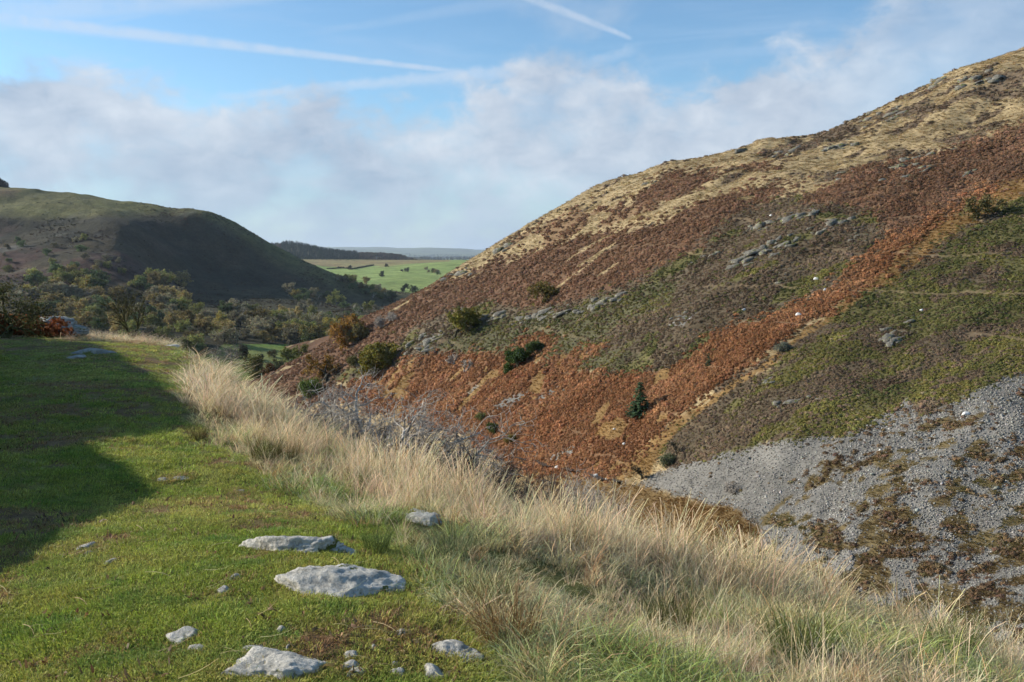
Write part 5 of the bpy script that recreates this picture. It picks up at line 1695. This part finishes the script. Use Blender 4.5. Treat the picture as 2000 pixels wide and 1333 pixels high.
VALE_TREES = [
    (452, 712, 42, 7, (.13, .12, .10), "bare grey tree standing in the small green meadow", 260, 900),
    (425, 705, 30, 6, (.12, .11, .09), "pale thin-crowned tree left of the bare meadow tree", 260, 900),
    (474, 700, 26, 2, (.07, .075, .045), "dark round tree right of the bare meadow tree", 260, 900),
    (497, 742, 46, 0, (.115, .115, .026), "yellow-green tree at the near edge of the meadow", 260, 900),
    (526, 748, 38, 1, (.135, .075, .025), "russet round tree in front of the yellow-green meadow tree", 260, 900),
    (548, 735, 34, 3, (.09, .10, .04), "dull green tree between meadow and bracken spur", 260, 900),
    (534, 697, 14, 4, (.09, .08, .03), "small round bush in the middle of the meadow", 260, 900),
    (566, 712, 32, 5, (.15, .165, .04), "pale yellow-green willow beside the spur's foot", 260, 900),
    (590, 702, 28, 2, (.15, .15, .04), "pale olive willow higher along the spur's foot", 260, 900),
    (604, 682, 36, 3, (.085, .10, .035), "green tree behind the spur, left of the orange-brown oak", 260, 900),
    (628, 678, 44, 4, (.125, .105, .035), "olive tree close behind the orange-brown oak's left side", 260, 900),
    (512, 704, 12, 1, (.06, .065, .035), "dark bush at the far side of the meadow", 260, 900),
    (745, 541, 11, 0, (.05, .065, .035), "lone round tree in the middle of the bright green field", 1100, 2300),
    (795, 531, 8, 2, (.07, .07, .04), "small tree near the top of the bright field, right one", 1100, 2300),
    (785, 531, 5, 3, (.07, .07, .04), "tiny bush left of the small top-field tree", 1100, 2300),
    (602, 540, 14, 1, (.07, .07, .04), "brown tree where the shaded spur meets the field", 1100, 2300),
    (790, 570, 15, 0, (.055, .07, .04), "left of two dark trees at the field's lower corner", 900, 2300),
    (804, 572, 14, 4, (.055, .07, .04), "right of two dark trees at the field's lower corner", 900, 2300),
    (768, 590, 22, 5, (.045, .065, .028), "broad dark green tree below the two corner trees", 700, 2300),
    (684, 527, 8, 2, (.06, .06, .04), "small dark tree on the far boundary of the field", 1200, 2600),
    (755, 522, 7, 3, (.06, .06, .04), "small dark tree below the wooded knoll", 1200, 2600),
]
for k, (px, py, h, kind, col, lab, y0, y1) in enumerate(VALE_TREES):
    p = pick(px, py, z_vale, y0, y1)
    H = h * p[1] / F_PX
    t, c = WOOD_KINDS[kind]
    w = .75 if h > 20 else .9
    plant("valley_tree", p, t, c, col, lab, "tree", "trees in the meadow and fields", (H / 10 * w, H / 10 * w, H / 10), k * 1.3)

# conifers on the left skyline, and the plantation on the far ridge
CON = [conifer(50 + i, 14.0, 12, 16, .24, .065) for i in range(3)]
for k in range(11):
    px = -4 + k * 3.2; h = 25 - k * 1.4
    py = 366 + k * .2
    ys = np.linspace(850, 1150, 200); xs = (px - 1000) / F_PX * ys
    zs = z_vale(xs, ys); q = int(np.argmax((zs - EYE[2]) / ys)) - 3
    p = np.array([xs[q], ys[q], zs[q] - .3])
    H = h * ys[q] / F_PX
    t, c = CON[k % 3]
    word = ["tallest, nearest the frame edge", "second from the frame edge", "third from the frame edge", "fourth from the frame edge", "fifth from the frame edge", "sixth from the frame edge", "fifth from the right end", "fourth from the right end", "third from the right end", "second from the right end", "last and lowest, at the right end"][k]
    plant("skyline_conifer", p, t, c, (.022, .035, .022), f"dark conifer on the left hill's skyline, {word}", "tree", "conifers on the left skyline", H / 14)

PLANT_MESH = []
for i in range(3):
    g = np.random.default_rng(70 + i)
    n = 70
    f = g.random(n); a = g.random(n) * 6.28; r = 3.0 * (1 - f) ** .9 * g.uniform(.5, 1, n)
    c = np.stack([r * np.cos(a), r * np.sin(a), 1 + 13 * f], 1)
    d1 = np.stack([-np.sin(a), np.cos(a), 0 * a], 1); d2 = np.stack([np.cos(a), np.sin(a), -.9 + 0 * a], 1)
    V = np.stack([c - d1 * .9, c + d2 * .9, c + d1 * .9, c - d2 * .9], 1).reshape(-1, 3)
    PLANT_MESH.append(mk_mesh(f"plantation_tree_{i}", V, np.arange(n)[:, None] * 4 + np.array([[0, 1, 2, 3]]), M_HEATHER, False, {'bc': np.repeat(g.uniform(.6, 1.3, n)[:, None] * np.ones((1, 3)), 4, 0)}))
for i in range(3):
    PLANT_MESH.append(clump_mesh(f"plantation_round_{i}", 60, 4.2, 9.0, 2.0, 75 + i, M_HEATHER))
PLANTC = source_collection("plantation_tree", PLANT_MESH)
n = 16000
y = rng.uniform(2420, 3600, n); x = y * rng.uniform(-.45, .0, n); z = z_ridge(x, y)
px, py = proj(x, y, z)
k = inpoly(px, py, [(440, 470), (560, 470), (700, 498), (712, 520), (700, 524), (560, 512), (500, 505), (440, 500)]) & (rng.random(n) < .85)
con = (px > 550) | (rng.random(n) < .3)
k2 = inpoly(px, py, [(700, 495), (760, 495), (840, 518), (840, 525), (705, 525)])
sel = k | k2
con = con & ~k2
m = int(sel.sum())
c = np.where(con[sel][:, None], (.026, .045, .028), lerp((.085, .055, .032), (.06, .055, .028), rng.random(m)))
scatter("plantation", np.stack([x, y, z], 1)[sel], rng.random(m) * 6.28, rng.uniform(.75, 1.25, m), np.where(con[sel], rng.integers(0, 3, m), rng.integers(3, 6, m)), jitter(c, .12), PLANTC, "dark conifer plantation and brown wood on the far ridge", "wood")
# scrub that roughens the left hill
n = 46000
y = rng.uniform(420, 1080, n); x = y * rng.uniform(-.72, -.12, n); z = z_vale(x, y)
px, py = proj(x, y, z)
nn = fbm(x / 45, y / 45, 171, 4)
sel = (py > 395) & (py < 640) & (rng.random(n) < np.clip(.08 + nn * 1.6, .03, .7))
m = int(sel.sum())
c = lerp((.060, .038, .026), (.050, .050, .024), np.clip(.5 + 2 * fbm(x / 30, y / 30, 173, 3), 0, 1))[sel]
scatter("hill_scrub", np.stack([x, y, z - .2], 1)[sel], rng.random(m) * 6.28, rng.uniform(.8, 2.6, m), rng.integers(0, 5, m), jitter(c, .2), HEATHER, "dark scrub, heather and bracken on the left hill", "scrub")
# trees and brambles far too many to count in the hazy lowland
n = 9000
y = rng.uniform(4400, 16000, n); x = y * rng.uniform(-.25, .05, n); z = z_low(x, y)
sel = fbm(x / 350, y / 250, 175, 3) > .05
m = int(sel.sum())
scatter("lowland_woods", np.stack([x, y, z], 1)[sel], rng.random(m) * 6.28, rng.uniform(1.0, 2.4, m), rng.integers(3, 6, m), jitter(np.tile([.05, .06, .03], (m, 1)), .15), PLANTC, "blurred woods and hedges in the far lowland", "wood")

# field hedges
def hedge(pts, h, label, seed):
    g = np.random.default_rng(seed)
    P3 = [pick(a, b, z_vale, 1000, 2500) for a, b in pts]
    Vs, Fs, Bs, o = [], [], [], 0
    for a, b in zip(P3[:-1], P3[1:]):
        n = max(2, int(np.linalg.norm(b - a) / (h * .9)))
        for i in range(n):
            c = a + (b - a) * i / n
            c[2] = float(z_vale(c[:1], c[1:2])[0])
            q = 14
            pp = c + g.normal(0, 1, (q, 3)) * np.array([h * .5, h * .4, h * .35]) + np.array([0, 0, h * .5])
            d1 = g.normal(0, 1, (q, 3)) * h * .35; d2 = g.normal(0, 1, (q, 3)) * h * .35
            Vs.append(np.stack([pp - d1, pp + d2, pp + d1, pp - d2], 1).reshape(-1, 3)); Fs.append(np.arange(q)[:, None] * 4 + np.array([[0, 1, 2, 3]]) + o); o += q * 4
            Bs.append(np.repeat(g.uniform(.6, 1.3, q)[:, None] * np.ones((1, 3)), 4, 0))
    ob = link("field_hedge", mk_mesh("field_hedge", np.concatenate(Vs), np.concatenate(Fs), M_LEAF, False, {'bc': np.concatenate(Bs)}))
    ob.color = (.06, .055, .035, 1)
    tag(ob, label, "hedge", "hedges of the green fields")


hedge([(612, 534), (640, 543), (680, 552)], 2.6, "dark hedge along the left edge of the green field", 1)
hedge([(662, 524), (690, 526), (730, 519)], 2.4, "thin dark hedge across the top of the green field", 2)
hedge([(640, 526), (672, 524)], 2.0, "short hedge at the field's top left corner", 3)

# white farmhouse far out in the lowland
p = pick(873, 513, z_low, 4400, 9000)
root = empty("farmhouse", p, .2)
tag(root, "tiny white farmhouse in the hazy lowland", "house")
W, D, Hh = 26, 12, 9
box = np.array([(a * W / 2, b * D / 2, c * Hh - (1 - c) * 2) for c in (0, 1) for a, b in ((-1, -1), (1, -1), (1, 1), (-1, 1))])
bf = np.array([(0, 1, 5, 4), (1, 2, 6, 5), (2, 3, 7, 6), (3, 0, 4, 7)])
link("wall", mk_mesh("wall", box, bf, plain_mat("whitewash", (.82, .82, .80))), root)
rv = np.array([(-W / 2 - .4, -D / 2 - .5, Hh), (W / 2 + .4, -D / 2 - .5, Hh), (W / 2 + .4, D / 2 + .5, Hh), (-W / 2 - .4, D / 2 + .5, Hh), (-W / 2 - .4, 0, Hh + 4), (W / 2 + .4, 0, Hh + 4)])
link("roof", mk_mesh("roof", rv, [np.array([(0, 1, 5, 4), (2, 3, 4, 5)]), np.array([(0, 4, 3), (1, 2, 5)])], plain_mat("slate_roof", (.16, .16, .18))), root)
cv = np.array([(a * 1.0 + 8, b_ * .8, Hh + 2 + 4.6 * c) for c in (0, 1) for a, b_ in ((-1, -1), (1, -1), (1, 1), (-1, 1))], float)
link("chimney", mk_mesh("chimney", cv, np.array([(0, 1, 5, 4), (1, 2, 6, 5), (2, 3, 7, 6), (3, 0, 4, 7), (4, 5, 6, 7)]), bpy.data.materials["whitewash"]), [o for o in root.children if o.name.startswith("roof")][0])
for wx in (-9, -3, 3, 9):
    wv = np.array([(wx - .9, -D / 2 - .06, 3), (wx + .9, -D / 2 - .06, 3), (wx + .9, -D / 2 - .06, 6), (wx - .9, -D / 2 - .06, 6)])
    link("window", mk_mesh("window", wv, np.array([(0, 1, 2, 3)]), bpy.data.materials.get("window_dark") or plain_mat("window_dark", (.04, .045, .05), .2, .5)), root)

# ------------------------------------------------------------------ bracken near the path: left bank and just below the shelf edge
def near_bracken():
    pts, cols, scl = [], [], []
    g = np.random.default_rng(77)
    x = g.uniform(-40, -19, 2600); y = g.uniform(40, 60, 2600); z = z_shelf(x, y)
    px, py = proj(x, y, z)
    k = (px < 112 - (y - 44) * 3) & (px > -160)
    x, y, z = x[k], y[k], z[k]
    pts.append(np.stack([x, y, z], 1)); scl.append(g.uniform(.7, 1.25, len(x)))
    cols.append(lerp((.20, .065, .022), (.29, .11, .04), g.random(len(x))))
    x = g.uniform(-14, 2, 6000); y = g.uniform(22, 60, 6000); z = z_shelf(x, y)
    px, py = proj(x, y, z)
    k = (px > 520) & (px < 700) & (y > 27) & (fbm(x / 3, y / 3, 181, 2) > -.4)
    k |= (px > 440) & (px < 620) & (y > 34)
    x, y, z = x[k], y[k], z[k]
    pts.append(np.stack([x, y, z], 1)); scl.append(g.uniform(.6, 1.1, len(x)))
    cols.append(lerp((.20, .06, .02), (.27, .10, .03), g.random(len(x))))
    P3 = np.concatenate(pts); m = len(P3)
    scatter("near_bracken", P3, g.random(m) * 6.28, np.concatenate(scl), g.integers(0, 4, m), jitter(np.concatenate(cols), .15), NEAR_BRACKEN, "red-brown bracken on the near bank and below the shelf edge", "bracken")
    # ochre grass and heather on the near flank, down towards the stream
    x = g.uniform(4, 60, 30000); y = g.uniform(12, 120, 30000); z = z_shelf(x, y)
    px, py = proj(x, y, z)
    k = (px > 900) & (px < 2100) & (np.hypot(x, y) > 14) & (z > z_hill(x, y) - .5)
    x, y, z = x[k], y[k], z[k]; m = len(x)
    c = lerp((.25, .165, .075), (.20, .165, .075), np.clip(.5 + 1.4 * fbm(x / 5, y / 5, 183, 3), 0, 1))
    scatter("flank_grass", np.stack([x, y, z], 1), g.random(m) * 6.28, g.uniform(.8, 1.7, m), g.integers(0, 4, m), jitter(c, .15), TUSSOCK, "russet grass on the near flank above the stream", "grass")


near_bracken()

# rush and grass tussocks that stand out near the path
RUSHK = [tuft_mesh(f"rush_{i}", blades(240, .16, .22, .46, .0042, 4, .30, .30, 620 + i, (.45, 1.3), (.10, .02)), blades(40, .14, .3, .5, .003, 4, .35, .5, 640 + i, (1.3, 2.2), (.15, 0)), mat=None) for i in range(3)]
M_RUSH = leaf_mat("rush_blades", .3, .6, .2, 'OBJECT')
for me in RUSHK:
    me.materials.clear(); me.materials.append(M_RUSH)
for k, (px, py, s, col, lab) in enumerate([
        (520, 902, 1.0, (.10, .095, .025), "dark green rush tussock among the pale grass left of centre"),
        (560, 905, .9, (.13, .105, .035), "olive rush tussock right against the dark rush tussock"),
        (990, 1262, .85, (.20, .125, .05), "russet dry tussock right of the flat grooved slab"),
        (960, 1190, .75, (.15, .15, .055), "green-grey tussock behind the russet dry tussock"),
        (735, 1078, .5, (.085, .12, .03), "small deep green tussock at the right end of the long low stone"),
        (880, 1095, .8, (.14, .165, .075), "grey-green arching tussock above the russet ones"),
        (1310, 1230, .9, (.12, .12, .04), "dark tussock at the bottom centre of the long grass"),
        (1560, 1290, 1.0, (.11, .13, .035), "dark green tussock low in the grass right of centre"),
        (1860, 1290, 1.0, (.11, .14, .035), "deep green tussock at the bottom right"),
        (390, 860, .7, (.12, .10, .035), "brown-green tussock where the path meets the straw grass"),
        (700, 955, .7, (.10, .12, .035), "dark little tussock at the straw band's lower edge")]):
    p = pick(px, py, z_shelf, 2.5, 40)
    o = link("rush_tussock", RUSHK[k % 3], None, p, (0, 0, k * 1.7), s)
    o.color = (*col, 1)
    tag(o, lab, "tussock", "tussocks that stand out beside the path")

# fallen grass stems on the turf
x, y = polar_points(230, 3.0, 16, -38, 12)
z = z_shelf(x, y); zn, px, py = shelf_zone(x, y, z)
k = zn < .8
STEM = source_collection("fallen_stem", [tuft_mesh(f"fallen_stem_{i}", blades(1, .01, .10, .20, .0030, 4, .2, .3, 660 + i, (.9, 1.2), (0, 0), .5, 1.0)) for i in range(4)])
m = int(k.sum())
scatter("fallen_stems", np.stack([x, y, z + .03], 1)[k], rng.normal(1.4, .5, m), rng.uniform(.5, 1.2, m), rng.integers(0, 4, m), jitter(np.tile([.50, .40, .22], (m, 1)), .1), STEM, "pale fallen grass stems lying on the turf", "grass",
        tilt=np.column_stack([rng.normal(1.45, .08, m), rng.normal(0, .1, m)]))

# ------------------------------------------------------------------ haze
def build_haze():
    x0, x1, y0, y1, z0, z1 = -26000, 26000, -120, 31500, -160, 230
    V = np.array([(x, y, z) for z in (z0, z1) for x, y in ((x0, y0), (x1, y0), (x1, y1), (x0, y1))], float)
    Fc = np.array([(3, 2, 1, 0), (4, 5, 6, 7), (0, 1, 5, 4), (1, 2, 6, 5), (2, 3, 7, 6), (3, 0, 4, 7)])
    m, nt, N, L = new_mat("haze_air")
    v = N('ShaderNodeVolumePrincipled')
    v.inputs['Color'].default_value = (.72, .84, 1.0, 1)
    v.inputs['Density'].default_value = HAZE_DENSITY
    v.inputs['Anisotropy'].default_value = .2
    o = N('ShaderNodeOutputMaterial'); L(v.outputs[0], o.inputs['Volume'])
    ob = link("haze", mk_mesh("haze", V, Fc, m))
    tag(ob, "thin bluish haze filling the air of the valley", "haze", None, "stuff")


HAZE_DENSITY = 3.4e-5
build_haze()
grow_shelf()
